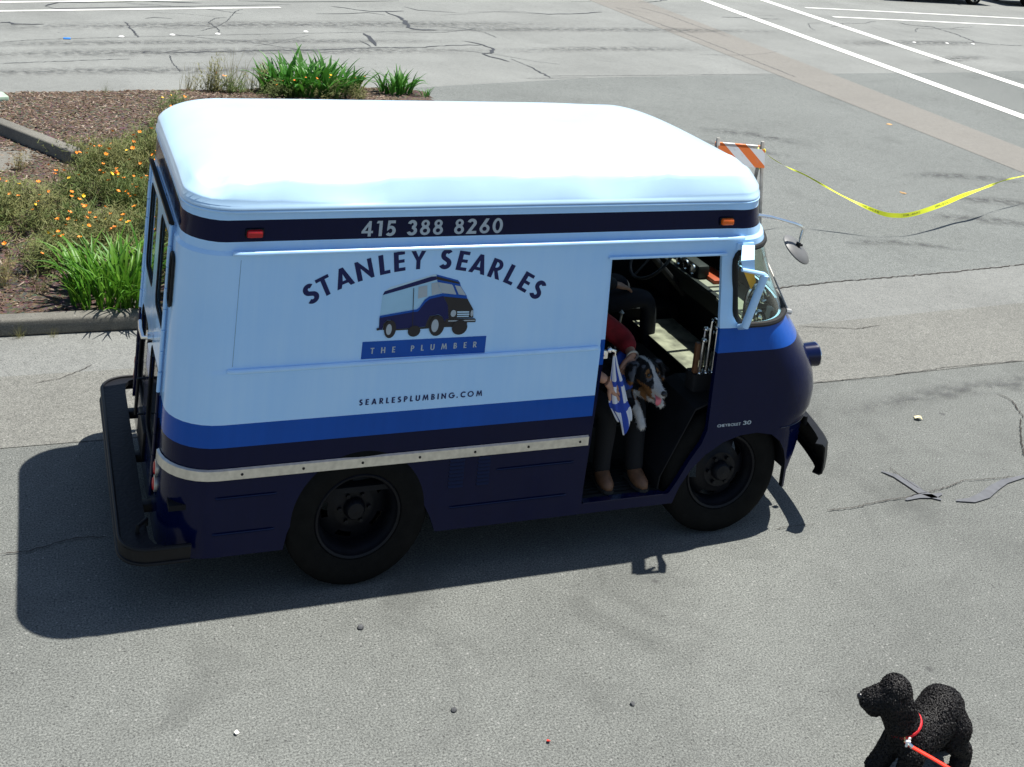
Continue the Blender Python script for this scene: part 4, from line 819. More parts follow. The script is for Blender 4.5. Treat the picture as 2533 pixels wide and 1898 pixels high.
# bark chips
attr_mat('chip', 0.95, 0.1)
mb = MB(); rnd = random.Random(3); ccol = []; PAL = ((0.20, 0.15, 0.11), (0.15, 0.108, 0.078), (0.10, 0.068, 0.046), (0.055, 0.036, 0.025), (0.27, 0.22, 0.175), (0.12, 0.082, 0.058))
for k in range(26000):
    x, y = rnd.uniform(-2.2, 4.6), 3.82+8.6*rnd.random()**0.8
    if not inside((x, y), BED): continue
    z = bed_z(x, y); L, wd = rnd.uniform(0.02, 0.075), rnd.uniform(0.008, 0.022); a = rnd.uniform(0, 6.28); tl = rnd.uniform(-0.5, 0.5)
    u = Vector((math.cos(a)*math.cos(tl), math.sin(a)*math.cos(tl), math.sin(tl))); v = Vector((-math.sin(a), math.cos(a), rnd.uniform(-.4, .4))).normalized(); n_ = u.cross(v)
    c = Vector((x, y, z+0.006)); mb.add([c-u*L/2-v*wd/2, c+u*L/2-v*wd/3, c+u*L/2.4+v*wd/2, c-u*L/2.2+v*wd/2, c+n_*0.006], [(0, 1, 4), (1, 2, 4), (2, 3, 4), (3, 0, 4)]); ccol += [rnd.choice(PAL)]*5
bmul = mb.build('bark_mulch', M('chip'), smooth=0, fixn=False); ca = bmul.data.color_attributes.new('Col', 'FLOAT_COLOR', 'POINT')
for i, c in enumerate(ccol): ca.data[i].color = (*c, 1)
tag(bmul, 'brown shredded bark mulch covering the planting bed', 'mulch', kind='stuff')

# ------------------------------------------------------------------ plants
def leaf_shader(name, c0, c1, rough=0.45):
    m, nt, bs = new_mat(name)
    oi = node(nt, 'ShaderNodeObjectInfo'); n = tex(nt, 'ShaderNodeTexNoise', 9, Detail=2)
    c = mixc(nt, oi.outputs['Random'], c0, c1); c = mixc(nt, 0.5, c, ramp(nt, n.outputs[0], [(0.3, (0.3, 0.3, 0.3)), (0.7, (0.7, 0.7, 0.7))]), 'OVERLAY')
    nt.links.new(c, bs.inputs['Base Color']); bs.inputs['Roughness'].default_value = rough; bs.inputs['Specular IOR Level'].default_value = 0.35
    out = nt.nodes['Material Output']; tl = node(nt, 'ShaderNodeBsdfTranslucent'); mx = node(nt, 'ShaderNodeMixShader'); mx.inputs[0].default_value = 0.25
    nt.links.new(c, tl.inputs[0]); nt.links.new(bs.outputs[0], mx.inputs[1]); nt.links.new(tl.outputs[0], mx.inputs[2]); nt.links.new(mx.outputs[0], out.inputs[0])
leaf_shader('strap_leaf', (0.042, 0.150, 0.010), (0.115, 0.240, 0.022)); leaf_shader('strap_leaf_dark', (0.030, 0.130, 0.014), (0.060, 0.180, 0.020))
leaf_shader('feathery', (0.078, 0.125, 0.026), (0.180, 0.172, 0.062), 0.7); leaf_shader('dry_grass', (0.30, 0.26, 0.11), (0.20, 0.22, 0.08), 0.8)
mat('petal_orange', (0.90, 0.25, 0.006), 0.6, var=0.15, scale=30); mat('petal_yellow', (0.90, 0.56, 0.012), 0.6, var=0.15, scale=30)
def strap_mesh(L, wd, lean, droop, rnd):
    mb = MB(); n = 7; p = Vector((0, 0, 0)); a = lean; vs = []
    for i in range(n+1):
        t = i/n; w2 = wd*(0.75+0.5*t if t < 0.5 else (1-(t-0.5)*1.75))*0.5; w2 = max(w2, 0.0006)
        d = Vector((math.sin(a), 0, math.cos(a))); nn = Vector((-math.cos(a), 0, math.sin(a)))
        vs += [p+Vector((0, w2, 0))+nn*w2*0.35, p-nn*w2*0.15, p+Vector((0, -w2, 0))+nn*w2*0.35]
        p = p+d*L/n; a += droop/n*(0.4+1.4*t)
    fs = []
    for i in range(n):
        for k in range(2): fs.append((3*i+k, 3*i+k+1, 3*i+4+k, 3*i+3+k))
    mb.add(vs, fs); return mb
def clump(name, loc, nleaf, H, rad, label, group, seed, matn, wd=0.026):
    rnd = random.Random(seed); root = thing(name, loc, label, 'plant', group)
    vars_ = [strap_mesh(H*rnd.uniform(0.8, 1.15), wd*rnd.uniform(0.8, 1.2), rnd.uniform(0.02, 0.35), rnd.uniform(0.4, 2.1), rnd).mesh('leaf', M(matn), smooth=80, fixn=False) for _ in range(9)]
    for k in range(nleaf):
        o = bpy.data.objects.new('leaf', rnd.choice(vars_)); COL.objects.link(o); o.parent = root
        r = rad*math.sqrt(rnd.random()); a = rnd.uniform(0, 6.283); x, y = r*math.cos(a), r*math.sin(a)
        o.location = (x, y, bed_z(loc[0]+x, loc[1]+y)-loc[2]-0.02)
        az = a+rnd.gauss(0, 0.9); s_ = rnd.uniform(0.7, 1.1); tl = rnd.uniform(-0.1, 0.35)*(r/rad)
        o.rotation_euler = (Matrix.Rotation(az, 3, 'Z') @ Matrix.Rotation(tl, 3, 'Y')).to_euler(); o.scale = (s_, s_, s_)
g_ = 'strap-leaved plants in the island'
clump('strap_leaf_plant', (0.10, 4.16, 0.08), 290, 0.56, 0.42, 'bright green strap-leaved plant arching over the kerb by the poppies', g_, 11, 'strap_leaf', 0.028)
clump('strap_leaf_plant', (3.35, 12.05, 0.10), 300, 0.56, 0.74, 'large dark green strap-leaved clump at the back of the island', g_, 12, 'strap_leaf_dark', 0.062)
clump('strap_leaf_plant', (4.72, 12.02, 0.10), 80, 0.46, 0.26, 'smaller strap-leaved clump standing alone at the tip of the island', g_, 13, 'strap_leaf_dark', 0.046)
clump('strap_leaf_plant', (5.10, 11.7, 0.08), 10, 0.22, 0.07, 'tiny strap-leaved sprout beside the smaller clump at the island tip', g_, 14, 'strap_leaf_dark', 0.026)
def feathery_mesh(seed, H, nb, matn, spread=0.16, fork=True):
    rnd = random.Random(seed); mb = MB()
    for k in range(nb):
        a = rnd.uniform(0, 6.283); ln = abs(rnd.gauss(0, 0.45)); b = Vector((rnd.gauss(0, spread*0.5), rnd.gauss(0, spread*0.5), 0)); L = H*rnd.uniform(0.45, 1.05)
        d = Vector((math.cos(a)*math.sin(ln), math.sin(a)*math.sin(ln), math.cos(ln))); p = b; w2 = 0.0028
        pts = [p+d*L*t+Vector((rnd.gauss(0, 0.01), rnd.gauss(0, 0.01), -0.08*t*t*math.sin(ln))) for t in (0, 0.4, 0.75, 1.0)]
        s_ = d.cross(Vector((math.sin(a*3), math.cos(a*3), 0.2))).normalized()
        vs = []
        for i, q in enumerate(pts): vs += [q+s_*w2*(1-0.25*i), q-s_*w2*(1-0.25*i)]
        mb.add(vs, [(2*i, 2*i+1, 2*i+3, 2*i+2) for i in range(3)])
        if fork:
            for q in pts[1:]:
                for _ in range(3):
                    e = q+Vector((rnd.gauss(0, 0.030), rnd.gauss(0, 0.030), rnd.uniform(0, 0.05))); s2 = (e-q).cross(Vector((0, 0.3, 1))).normalized()*0.0034
                    mb.add([q+s2, q-s2, e-s2*0.5, e+s2*0.5], [(0, 1, 2, 3)])
    return mb.mesh('foliage', M(matn), smooth=80, fixn=False)
def flower_mesh(matn, r):
    mb = MB(); mb.tube([(0, 0, -0.16), (0.006, 0, -0.08), (0, 0, 0)], 0.0016, 5, 1)
    for k in range(4):
        a = k*math.pi/2; c, s_ = math.cos(a), math.sin(a); pts = []
        for (u, v, z) in ((0, 0, 0), (0.45, -0.40, 0.45), (0.95, -0.52, 0.85), (1.05, 0, 0.80), (0.95, 0.52, 0.85), (0.45, 0.40, 0.45), (0.55, 0, 0.36)): pts.append(((u*c-v*s_)*r, (u*s_+v*c)*r, z*r*0.8))
        mb.add(pts, [(0, 1, 6), (1, 2, 3, 6), (6, 3, 4, 5), (0, 6, 5)])
    return mb.mesh('flower', [M(matn), M('feathery')], smooth=60, fixn=False)
FOL = [feathery_mesh(100+k, 0.22+0.03*k, 58, 'feathery') for k in range(5)]
FLO = [flower_mesh('petal_orange', 0.021), flower_mesh('petal_orange', 0.017), flower_mesh('petal_yellow', 0.019)]
def poppy(x, y, nf, rnd, sc=1.0):
    kinds = ('no open flowers', 'a single open cup flower', 'two cup flowers', 'three cup flowers', 'four cup flowers', 'five cup flowers')
    where = 'near the kerb and gutter' if y < 5.6 else 'in the middle of the bark bed' if y < 7.0 else 'beside the slanting kerb' if y < 9 else 'at the far edge of the bark bed'
    t = thing('poppy_plant', (x, y, bed_z(x, y)-0.01), 'poppy plant with %s %s' % (kinds[nf], where), 'plant', 'poppies in the island bed')
    o = bpy.data.objects.new('foliage', rnd.choice(FOL)); COL.objects.link(o); o.parent = t; o.rotation_euler = (0, 0, rnd.uniform(0, 6.3)); o.scale = (sc*1.15, sc*1.15, sc*rnd.uniform(0.8, 1.1))
    for k in range(nf):
        f = bpy.data.objects.new('flower', rnd.choice((FLO[0], FLO[0], FLO[1], FLO[1], FLO[2]))); COL.objects.link(f); f.parent = t
        f.location = (rnd.gauss(0, 0.11), rnd.gauss(0, 0.11), sc*rnd.uniform(0.20, 0.33)); f.rotation_euler = (rnd.gauss(0, 0.35), rnd.gauss(0, 0.35), rnd.uniform(0, 6.3)); q = rnd.uniform(0.65, 1.2); f.scale = (q, q, q)
rnd = random.Random(21)
for k in range(112):
    v = rnd.random(); y = 4.75+3.6*v; x = -1.15+rnd.random()*(1.75+0.25*(y-4.75))
    if y > 6.9 and x < -0.15: continue
    poppy(x, y, rnd.choice((0, 0, 1, 2, 3, 4)) if y < 7.4 else rnd.choice((0, 1, 2, 2)), rnd)
for x, y in ((0.75, 8.9), (1.0, 9.6), (0.65, 8.1), (0.95, 8.4), (0.4, 7.9), (1.15, 10.3), (2.95, 11.45), (3.3, 11.4), (3.6, 11.4), (3.9, 11.45), (2.7, 11.5), (1.9, 11.9), (2.15, 11.8)): poppy(x, y, rnd.choice((1, 2, 2, 3)), rnd)
DRY = [feathery_mesh(200+k, 0.42+0.05*k, 60, 'dry_grass', 0.12, k == 1) for k in range(3)]
for k, (x, y, s_) in enumerate(((1.55, 11.98, 1.0), (1.85, 12.02, 1.2), (2.15, 12.05, 1.3), (2.42, 12.02, 1.1), (2.65, 12.05, 0.9), (0.35, 11.6, 0.35), (-0.55, 4.35, 0.5), (-0.85, 4.55, 0.6), (-0.7, 3.62, 0.28), (-0.45, 3.60, 0.22), (-0.25, 5.0, 0.7), (0.25, 7.4, 0.6), (0.5, 8.6, 0.7), (-0.75, 7.6, 0.5), (-0.3, 7.45, 0.45))):
    z = bed_z(x, y) if y > 3.8 else 0.004
    t = thing('grass_tuft', (x, y, z-0.005), 'tuft of thin dry yellow-green grass' + (' growing out of the gutter under the kerb' if y < 3.8 else ' along the far edge of the bark bed' if y > 11 else ' among the poppies in the bark bed'), 'grass', 'dry grass tufts')
    o = bpy.data.objects.new('blades', DRY[k % 3]); COL.objects.link(o); o.parent = t; o.scale = (s_, s_, s_); o.rotation_euler = (0, 0, k)

# ------------------------------------------------------------------ road markers, litter
mat('ceramic', (0.75, 0.74, 0.70), 0.3, var=0.05); mat('blue_plastic', (0.03, 0.20, 0.62), 0.3)
for i, (x, y) in enumerate(((0.878, 16.528), (1.8, 16.874), (2.658, 17.123), (4.456, 17.701), (20.6, 19.2), (21.7, 19.25), (22.6, 19.3))):
    mb = MB(); mb.lathe([(0.052, 0.0), (0.050, 0.006), (0.038, 0.014), (0.018, 0.019), (0.001, 0.020)], (x, y, 0.003), 'Z', 18); tag(mb.build('road_marker', M('ceramic')), 'small round white domed lane marker on the far street', 'road marker', 'white lane markers')
mb = MB(); mb.box((-0.05, 16.15, 0.014), (0.12, 0.10, 0.022), bev=0.006); tag(mb.build('road_marker', M('blue_plastic')), 'square blue hydrant marker glued to the far street', 'road marker')
def scrap(name, x, y, r, m_, label, cat, seed, h=0.012, n=7):
    rnd = random.Random(seed); mb = MB(); ring = [(x+r*rnd.uniform(0.5, 1.15)*math.cos(6.283*k/n), y+r*rnd.uniform(0.5, 1.1)*math.sin(6.283*k/n), 0.0045+rnd.uniform(0.0, h)) for k in range(n)]
    z0 = 0.0045; mb.add(ring+[(x, y, z0+h*rnd.uniform(0.5, 1.2))]+[(a, b, max(0.003, c-0.003)) for a, b, c in ring], [(k, (k+1) % n, n) for k in range(n)]+[(k, n+1+k, n+1+(k+1) % n, (k+1) % n) for k in range(n)]+[tuple(n+1+k for k in range(n-1, -1, -1))])
    tag(mb.build(name, M(m_), smooth=0), label, cat)
mat('straw', (0.62, 0.55, 0.33), 0.7); mat('stone', (0.06, 0.062, 0.064), 0.8, var=0.4, scale=40); mat('red_scrap', (0.55, 0.03, 0.02), 0.6); mat('dead_leaf', (0.36, 0.22, 0.09), 0.8, var=0.3)
scrap('paper_scrap', 5.918, 1.15, 0.045, 'straw', 'crumpled cream paper scrap on the asphalt ahead of the van', 'litter', 1, 0.03)
scrap('paper_scrap', 0.284, -0.965, 0.014, 'paper_white', 'ragged white scrap trodden into the asphalt', 'litter', 2)
scrap('paper_scrap', 1.688, -1.366, 0.012, 'red_scrap', 'tiny red scrap on the asphalt', 'litter', 3)
scrap('leaf_litter', 10.331, 6.83, 0.06, 'dead_leaf', 'fallen tan leaf on the parking lot beyond the caution tape', 'leaf', 4)
scrap('leaf_litter', 13.036, 10.566, 0.06, 'dead_leaf', 'fallen tan leaf beside the pale trench patch', 'leaf', 5)
for k, (x, y, r) in enumerate(((1.027, -0.357, 0.018), (2.201, -1.23, 0.014), (1.317, -1.06, 0.016))):
    mb = MB(); mb.lathe([(0.001, r*1.1), (r*0.7, r*0.85), (r, r*0.4), (r*0.8, 0.0), (0.001, 0.0)], (x, y, 0.0), 'Z', 9)
    mb.v = [tuple(Vector(v)+Vector((noise.noise(Vector(v)*70), noise.noise(Vector(v)*70+Vector((9, 0, 0))), 0))*r*0.3) for v in mb.v]; tag(mb.build('pebble', M('stone')), 'small dark pebble lying on the asphalt', 'pebble', 'dark pebbles')

# ------------------------------------------------------------------ barricade and caution tape
mat('weathered_wood', (0.30, 0.29, 0.26), 0.85, var=0.3, scale=12)
def board_mat():
    m, nt, bs = new_mat('hazard_board')
    tc = node(nt, 'ShaderNodeTexCoord'); sp = node(nt, 'ShaderNodeSeparateXYZ'); nt.links.new(tc.outputs['Object'], sp.inputs[0])
    m1 = node(nt, 'ShaderNodeMath', operation='ADD'); nt.links.new(sp.outputs[0], m1.inputs[0]); nt.links.new(sp.outputs[2], m1.inputs[1])
    m2 = node(nt, 'ShaderNodeMath', operation='MULTIPLY_ADD'); nt.links.new(m1.outputs[0], m2.inputs[0]); m2.inputs[1].default_value = 3.7; m2.inputs[2].default_value = 5.47
    fr = node(nt, 'ShaderNodeMath', operation='FRACT'); nt.links.new(m2.outputs[0], fr.inputs[0])
    n = tex(nt, 'ShaderNodeTexNoise', 14, Detail=5)
    c = ramp(nt, fr.outputs[0], [(0, (0.80, 0.18, 0.03)), (0.5, (0.74, 0.73, 0.70))], 'CONSTANT')
    nt.links.new(mixc(nt, ramp(nt, n.outputs[0], [(0.58, (0, 0, 0)), (0.75, (0.4, 0.4, 0.4))]), c, (0.35, 0.33, 0.30)), bs.inputs['Base Color']); bs.inputs['Roughness'].default_value = 0.5
board_mat()
A_, B_ = Vector((6.64, 5.66, 0)), Vector((7.13, 5.50, 0)); tb_ = (B_-A_).normalized(); nb_ = Vector((-tb_.y, tb_.x, 0)); mid = (A_+B_)/2
bar = thing('barricade', (mid.x, mid.y, 0), 'folding A-frame barricade with orange and white striped board', 'barricade'); bar.rotation_euler = (0, 0, math.atan2(tb_.y, tb_.x)); BASE[bar.name] = Vector((0, 0, 0))
hw = (B_-A_).length/2
for sg in (-1, 1):
    for sd in (-1, 1):
        mb = MB(); mb.box((sg*(hw+0.0), sd*0.16, 0.515), (0.035, 0.030, 1.14), Matrix.Rotation(sd*R_(16), 3, 'X'), bev=0.003); mb.build('leg', M('weathered_wood'), bar)
for sd in (-1, 1):
    mb = MB(); mb.box((0, sd*0.085-0.0, 0.895), (2*hw+0.02, 0.018, 0.21), Matrix.Rotation(sd*R_(16), 3, 'X')); b_ = mb.build('board', M('hazard_board'), bar)
    for v in b_.data.vertices: v.co.y += sd*0.026
    mb = MB(); mb.box((0, sd*0.245, 0.25), (2*hw, 0.018, 0.05), bev=0.002); mb.build('rail', M('weathered_wood'), bar)
mb = MB(); mb.tube([(-hw*0.2, -0.02, 0.80), (hw*0.1, 0.16, 0.42)], 0.008, 6); mb.build('brace', M('dull_steel'), bar)
def tape_mat():
    m, nt, bs = new_mat('caution_tape')
    uv = node(nt, 'ShaderNodeUVMap'); sp = node(nt, 'ShaderNodeSeparateXYZ'); nt.links.new(uv.outputs[0], sp.inputs[0])
    # rows of block lettering too small to read: black dashes along the band
    nz = node(nt, 'ShaderNodeTexNoise'); mp = node(nt, 'ShaderNodeMapping'); mp.inputs['Scale'].default_value = (55, 1.5, 1); nt.links.new(uv.outputs[0], mp.inputs[0]); nt.links.new(mp.outputs[0], nz.inputs['Vector']); nz.inputs['Scale'].default_value = 1
    fr = node(nt, 'ShaderNodeMath', operation='FRACT'); mu = node(nt, 'ShaderNodeMath', operation='MULTIPLY'); nt.links.new(sp.outputs[0], mu.inputs[0]); mu.inputs[1].default_value = 1.6; nt.links.new(mu.outputs[0], fr.inputs[0])
    a = ramp(nt, fr.outputs[0], [(0, (0, 0, 0)), (0.45, (0.75, 0.75, 0.75)), (0.95, (0, 0, 0))], 'CONSTANT'); b = ramp(nt, sp.outputs[1], [(0, (0, 0, 0)), (0.28, (1, 1, 1)), (0.72, (0, 0, 0))], 'CONSTANT'); c = ramp(nt, nz.outputs[0], [(0.44, (0, 0, 0)), (0.50, (0.85, 0.85, 0.85))])
    f = mixc(nt, 1.0, mixc(nt, 1.0, a, b, 'MULTIPLY'), c, 'MULTIPLY')
    nt.links.new(mixc(nt, f, (0.68, 0.74, 0.02), (0.02, 0.02, 0.01)), bs.inputs['Base Color']); bs.inputs['Roughness'].default_value = 0.35
tape_mat()
TP = [(7.10, 5.46, 0.985), (7.30, 5.52, 0.86), (7.60, 5.60, 0.725), (7.90, 5.66, 0.61), (8.30, 5.45, 0.42), (8.66, 5.24, 0.29), (8.92, 5.21, 0.255), (9.19, 5.23, 0.27), (9.7, 5.40, 0.31), (10.2, 5.60, 0.355), (10.64, 5.74, 0.40), (11.3, 6.05, 0.41), (12.05, 6.33, 0.42), (13.0, 6.8, 0.50), (14.2, 7.4, 0.75), (14.9, 7.75, 0.92)]
def catmull(P, n):
    P = [Vector(p) for p in P]; out = []
    for i in range(len(P)-1):
        p0, p1, p2, p3 = P[max(i-1, 0)], P[i], P[i+1], P[min(i+2, len(P)-1)]
        for k in range(n):
            t = k/n; out.append(0.5*((2*p1)+(p2-p0)*t+(2*p0-5*p1+4*p2-p3)*t*t+(3*p1-p0-3*p2+p3)*t**3))
    return out+[P[-1]]
cp = catmull(TP, 8); vs, fs, uvs = [], [], []; L = 0
for i, p in enumerate(cp):
    t = (cp[min(i+1, len(cp)-1)]-cp[max(i-1, 0)]).normalized(); L += (p-cp[i-1]).length if i else 0
    open_ = smoothstep(7.9, 8.9, p.x)*smoothstep(11.6, 9.7, p.x)          # twisted tight near the ends, open in the middle
    tw = 0.55 + (1-open_)*math.sin(L*5.3)*1.2 + 0.35*math.sin(L*2.1); hw_ = 0.008+0.019*open_
    s_ = t.cross(Vector((0, 0, 1))).normalized(); u = t.cross(s_); wv = (u*math.cos(tw)+s_*math.sin(tw))*hw_
    vs += [p+wv, p-wv]; uvs += [(L, 1), (L, 0)]
    if i: fs.append((2*i-2, 2*i-1, 2*i+1, 2*i))
mb = MB(); mb.add(vs, fs); tp = thing('caution_tape', (7.1, 5.46, 0), 'yellow caution tape sagging from the striped barricade', 'tape'); to = mb.build('tape_band', M('caution_tape'), tp, smooth=80, fixn=False)
ul = to.data.uv_layers.new(name='UVMap')
for l in to.data.loops: ul.data[l.index].uv = uvs[l.vertex_index]
mat('tape_yellow', (0.78, 0.74, 0.02), 0.4)
mb = MB(); c = Vector((7.12, 5.49, 0.97)); mb.tube([c+Vector((0.04*math.cos(a), 0.04*math.sin(a), 0.012*math.sin(3*a))) for a in [0.52*k for k in range(13)]], 0.012, 6); mb.tube([c+Vector((-0.02, -0.05, 0)), c+Vector((-0.05, -0.09, -0.08)), c+Vector((-0.06, -0.085, -0.20))], [0.014, 0.010, 0.006], 6, flat=0.3); mb.build('knot', M('tape_yellow'), tp)
post = thing('barricade', (14.95, 7.78, 0), 'barricade holding the far end of the caution tape', 'barricade'); BASE[post.name] = Vector((0, 0, 0)); post.rotation_euler = (0, 0, 0.4)
for sg in (-1, 1):
    for sd in (-1, 1):
        mb = MB(); mb.box((sg*0.3, sd*0.16, 0.515), (0.035, 0.03, 1.08), Matrix.Rotation(sd*R_(16), 3, 'X'), bev=0.003); mb.build('leg', M('weathered_wood'), post)
for sd in (-1, 1):
    mb = MB(); mb.box((0, sd*0.10, 0.895), (0.6, 0.018, 0.21), Matrix.Rotation(sd*R_(16), 3, 'X')); mb.build('board', M('hazard_board'), post)

# ------------------------------------------------------------------ organic bodies: skinned skeletons
def skin(chains, root=0, sub=2):
    """chains: list of lists of (x, y, z, r); a point that repeats an earlier position joins it"""
    me = bpy.data.meshes.new('sk'); bm = bmesh.new(); lay = bm.verts.layers.skin.verify(); seen = {}
    for ch in chains:
        prev = None
        for x, y, z, r in ch:
            key = (round(x, 4), round(y, 4), round(z, 4))
            if key not in seen:
                v = bm.verts.new((x, y, z)); v[lay].radius = (r, r); seen[key] = v
                if len(seen) == 1: v[lay].use_root = True
            v = seen[key]
            if prev is not None and prev is not v and not bm.edges.get((prev, v)): bm.edges.new((prev, v))
            prev = v
    bm.to_mesh(me); bm.free(); o = link('sk', me)
    sm = o.modifiers.new('s', 'SKIN'); sm.use_smooth_shade = True; ss = o.modifiers.new('u', 'SUBSURF'); ss.levels = sub; ss.render_levels = sub
    bpy.context.view_layer.update(); res = evaluated(o); bpy.data.objects.remove(o); bpy.data.meshes.remove(me); return res
def remesh(mb, vox=0.007, it=4):
    par = list(range(len(mb.v)))                          # turn every closed piece outwards first
    def find(a):
        while par[a] != a: par[a] = par[par[a]]; a = par[a]
        return a
    for f in mb.f:
        for q in f[1:]: par[find(q)] = find(f[0])
    vol = {}
    for f in mb.f:
        a = Vector(mb.v[f[0]])
        for i in range(1, len(f)-1): vol[find(f[0])] = vol.get(find(f[0]), 0)+a.dot(Vector(mb.v[f[i]]).cross(Vector(mb.v[f[i+1]])))
    mb.f = [f if vol[find(f[0])] > 0 else tuple(reversed(f)) for f in mb.f]
    o = link('rm', mb.mesh('rm', [], smooth=0, fixn=False)); m_ = o.modifiers.new('r', 'REMESH'); m_.mode = 'VOXEL'; m_.voxel_size = vox; s_ = o.modifiers.new('s', 'SMOOTH'); s_.iterations = it; s_.factor = 0.5
    bpy.context.view_layer.update(); me = evaluated(o); d = o.data; bpy.data.objects.remove(o); bpy.data.meshes.remove(d); return mb_from(me)
def mb_from(me):
    mb = MB(); mb.add([v.co.copy() for v in me.vertices], [tuple(p.vertices) for p in me.polygons]); bpy.data.meshes.remove(me); return mb
def ball(mb, c, r, seg=12, mi=0, sq=(1, 1, 1), rot=None):
    n = 8; vs = []; c = Vector(c)
    for i in range(n+1):
        th = math.pi*i/n
        for k in range(seg):
            a = 2*math.pi*k/seg; v = Vector((math.sin(th)*math.cos(a)*r*sq[0], math.sin(th)*math.sin(a)*r*sq[1], math.cos(th)*r*sq[2])); vs.append(c + (rot @ v if rot else v))
    mb.add(vs, [(i*seg+k, i*seg+(k+1) % seg, (i+1)*seg+(k+1) % seg, (i+1)*seg+k) for i in range(n) for k in range(seg)], mi)
def flesh(chains, k=0.92):
    mb = MB()
    for ch in chains:
        for i, a in enumerate(ch):
            pa, ra = Vector(a[:3]), a[3]*k; ball(mb, pa, ra*0.99, 14)
            if i: 
                pb, rb = Vector(ch[i-1][:3]), ch[i-1][3]*k; mb.tube([pb+(pa-pb)*t for t in (0, 0.25, 0.5, 0.75, 1)], [rb+(ra-rb)*t for t in (0, 0.25, 0.5, 0.75, 1)], 14)
    return mb
def color(o, fn):
    ca = o.data.color_attributes.new('Col', 'FLOAT_COLOR', 'POINT')
    for i, v in enumerate(o.data.vertices): ca.data[i].color = (*fn(v.co), 1)
def hand(mb, wrist, d, up_, side, curl=0.5, sc=1.0, mi=0):
    """palm, four fingers of unequal length and a thumb leaving the side of the palm"""
    W = Vector(wrist); d = Vector(d).normalized(); u = Vector(up_); u = (u-d*u.dot(d)).normalized(); s_ = d.cross(u)*side
    k = sc
    for j in range(4):
        off = (j-1.5)*0.021*k; mb.tube([W+s_*off*0.5-d*0.01, W+d*0.045*k+s_*off*0.9, W+d*0.088*k+s_*off], [0.016*k, 0.0155*k, 0.0125*k], 8, mi)
        L = (0.066, 0.078, 0.072, 0.056)[j]*k; p = W+d*0.086*k+s_*off; dd = d.copy(); pts = [p]; spread = s_*(j-1.5)*0.06
        for q, f in enumerate((0.45, 0.32, 0.23)):
            dd = (dd*math.cos(curl*(0.5+0.25*q))-u*math.sin(curl*(0.5+0.25*q))+spread*0.4).normalized(); p = p+dd*L*f; pts.append(p)
        mb.tube(pts+[p+dd*0.006*k], [0.0105*k, 0.0098*k, 0.009*k, 0.0078*k, 0.003*k], 8, mi)
    p = W+d*0.022*k-s_*0.026*k; t1 = (d*0.6-s_*0.8-u*0.15).normalized(); t2 = (d*0.85-s_*0.5-u*0.3).normalized()
    mb.tube([p+s_*0.012*k, p+t1*0.030*k, p+t1*0.030*k+t2*0.028*k, p+t1*0.03*k+t2*0.048*k, p+t1*0.03*k+t2*0.053*k], [0.015*k, 0.013*k, 0.011*k, 0.009*k, 0.003*k], 8, mi)
mat('skin_tone', (0.42, 0.22, 0.14), 0.55, var=0.12, scale=30); mat('hair_dark', (0.03, 0.02, 0.015), 0.6, var=0.3, scale=40); mat('eye', (0.01, 0.01, 0.01), 0.1)
mat('sweater_red', (0.22, 0.008, 0.012), 0.9, var=0.25, scale=18, bmp=0.5, bscale=140); mat('trouser_black', (0.0025, 0.0025, 0.003), 0.9, var=0.3)
mat('cloth_navy', (0.004, 0.005, 0.012), 0.8, var=0.3); mat('boot_tan', (0.12, 0.055, 0.024), 0.6, var=0.25, scale=30); mat('sole', (0.02, 0.018, 0.016), 0.8)
def head(mb, c, f):
    c = Vector(c); f = Vector(f).normalized(); s_ = f.cross(Vector((0, 0, 1))).normalized()
    rot = Matrix((f, -s_, Vector((0, 0, 1)))).transposed()
    ball(mb, c, 0.1, 16, 0, (0.95, 0.76, 1.18), rot); ball(mb, c+f*0.03-Vector((0, 0, 0.06)), 0.07, 12, 0, (0.9, 0.75, 0.85), rot)
    mb.tube([c+f*0.09+Vector((0, 0, 0.005)), c+f*0.108-Vector((0, 0, 0.03)), c+f*0.098-Vector((0, 0, 0.036))], [0.009, 0.015, 0.010], 8)
    for q in (-1, 1):
        ball(mb, c+f*0.083+s_*q*0.032+Vector((0, 0, 0.012)), 0.011, 8, 1); ball(mb, c+s_*q*0.078-Vector((0, 0, 0.012)), 0.03, 8, 0, (0.5, 0.35, 1), rot)
    mb.tube([c+f*0.088+s_*0.024-Vector((0, 0, 0.068)), c+f*0.096-Vector((0, 0, 0.066)), c+f*0.088-s_*0.024-Vector((0, 0, 0.068))], 0.006, 6, 2)
def hair(c, f, parent):
    mb = MB(); c = Vector(c); f = Vector(f).normalized(); ball(mb, c-f*0.018+Vector((0, 0, 0.022)), 0.108, 16, 0, (0.98, 0.84, 1.1)); mb.v = [v if (Vector(v)-c).dot(f) < 0.055 or v[2] > c.z+0.075 else tuple(Vector(v)-f*0.05) for v in mb.v]
    mb.build('hair', M('hair_dark'), parent)
mat('lips', (0.30, 0.10, 0.08), 0.5)
BODYM = [M('skin_tone'), M('eye'), M('lips')]
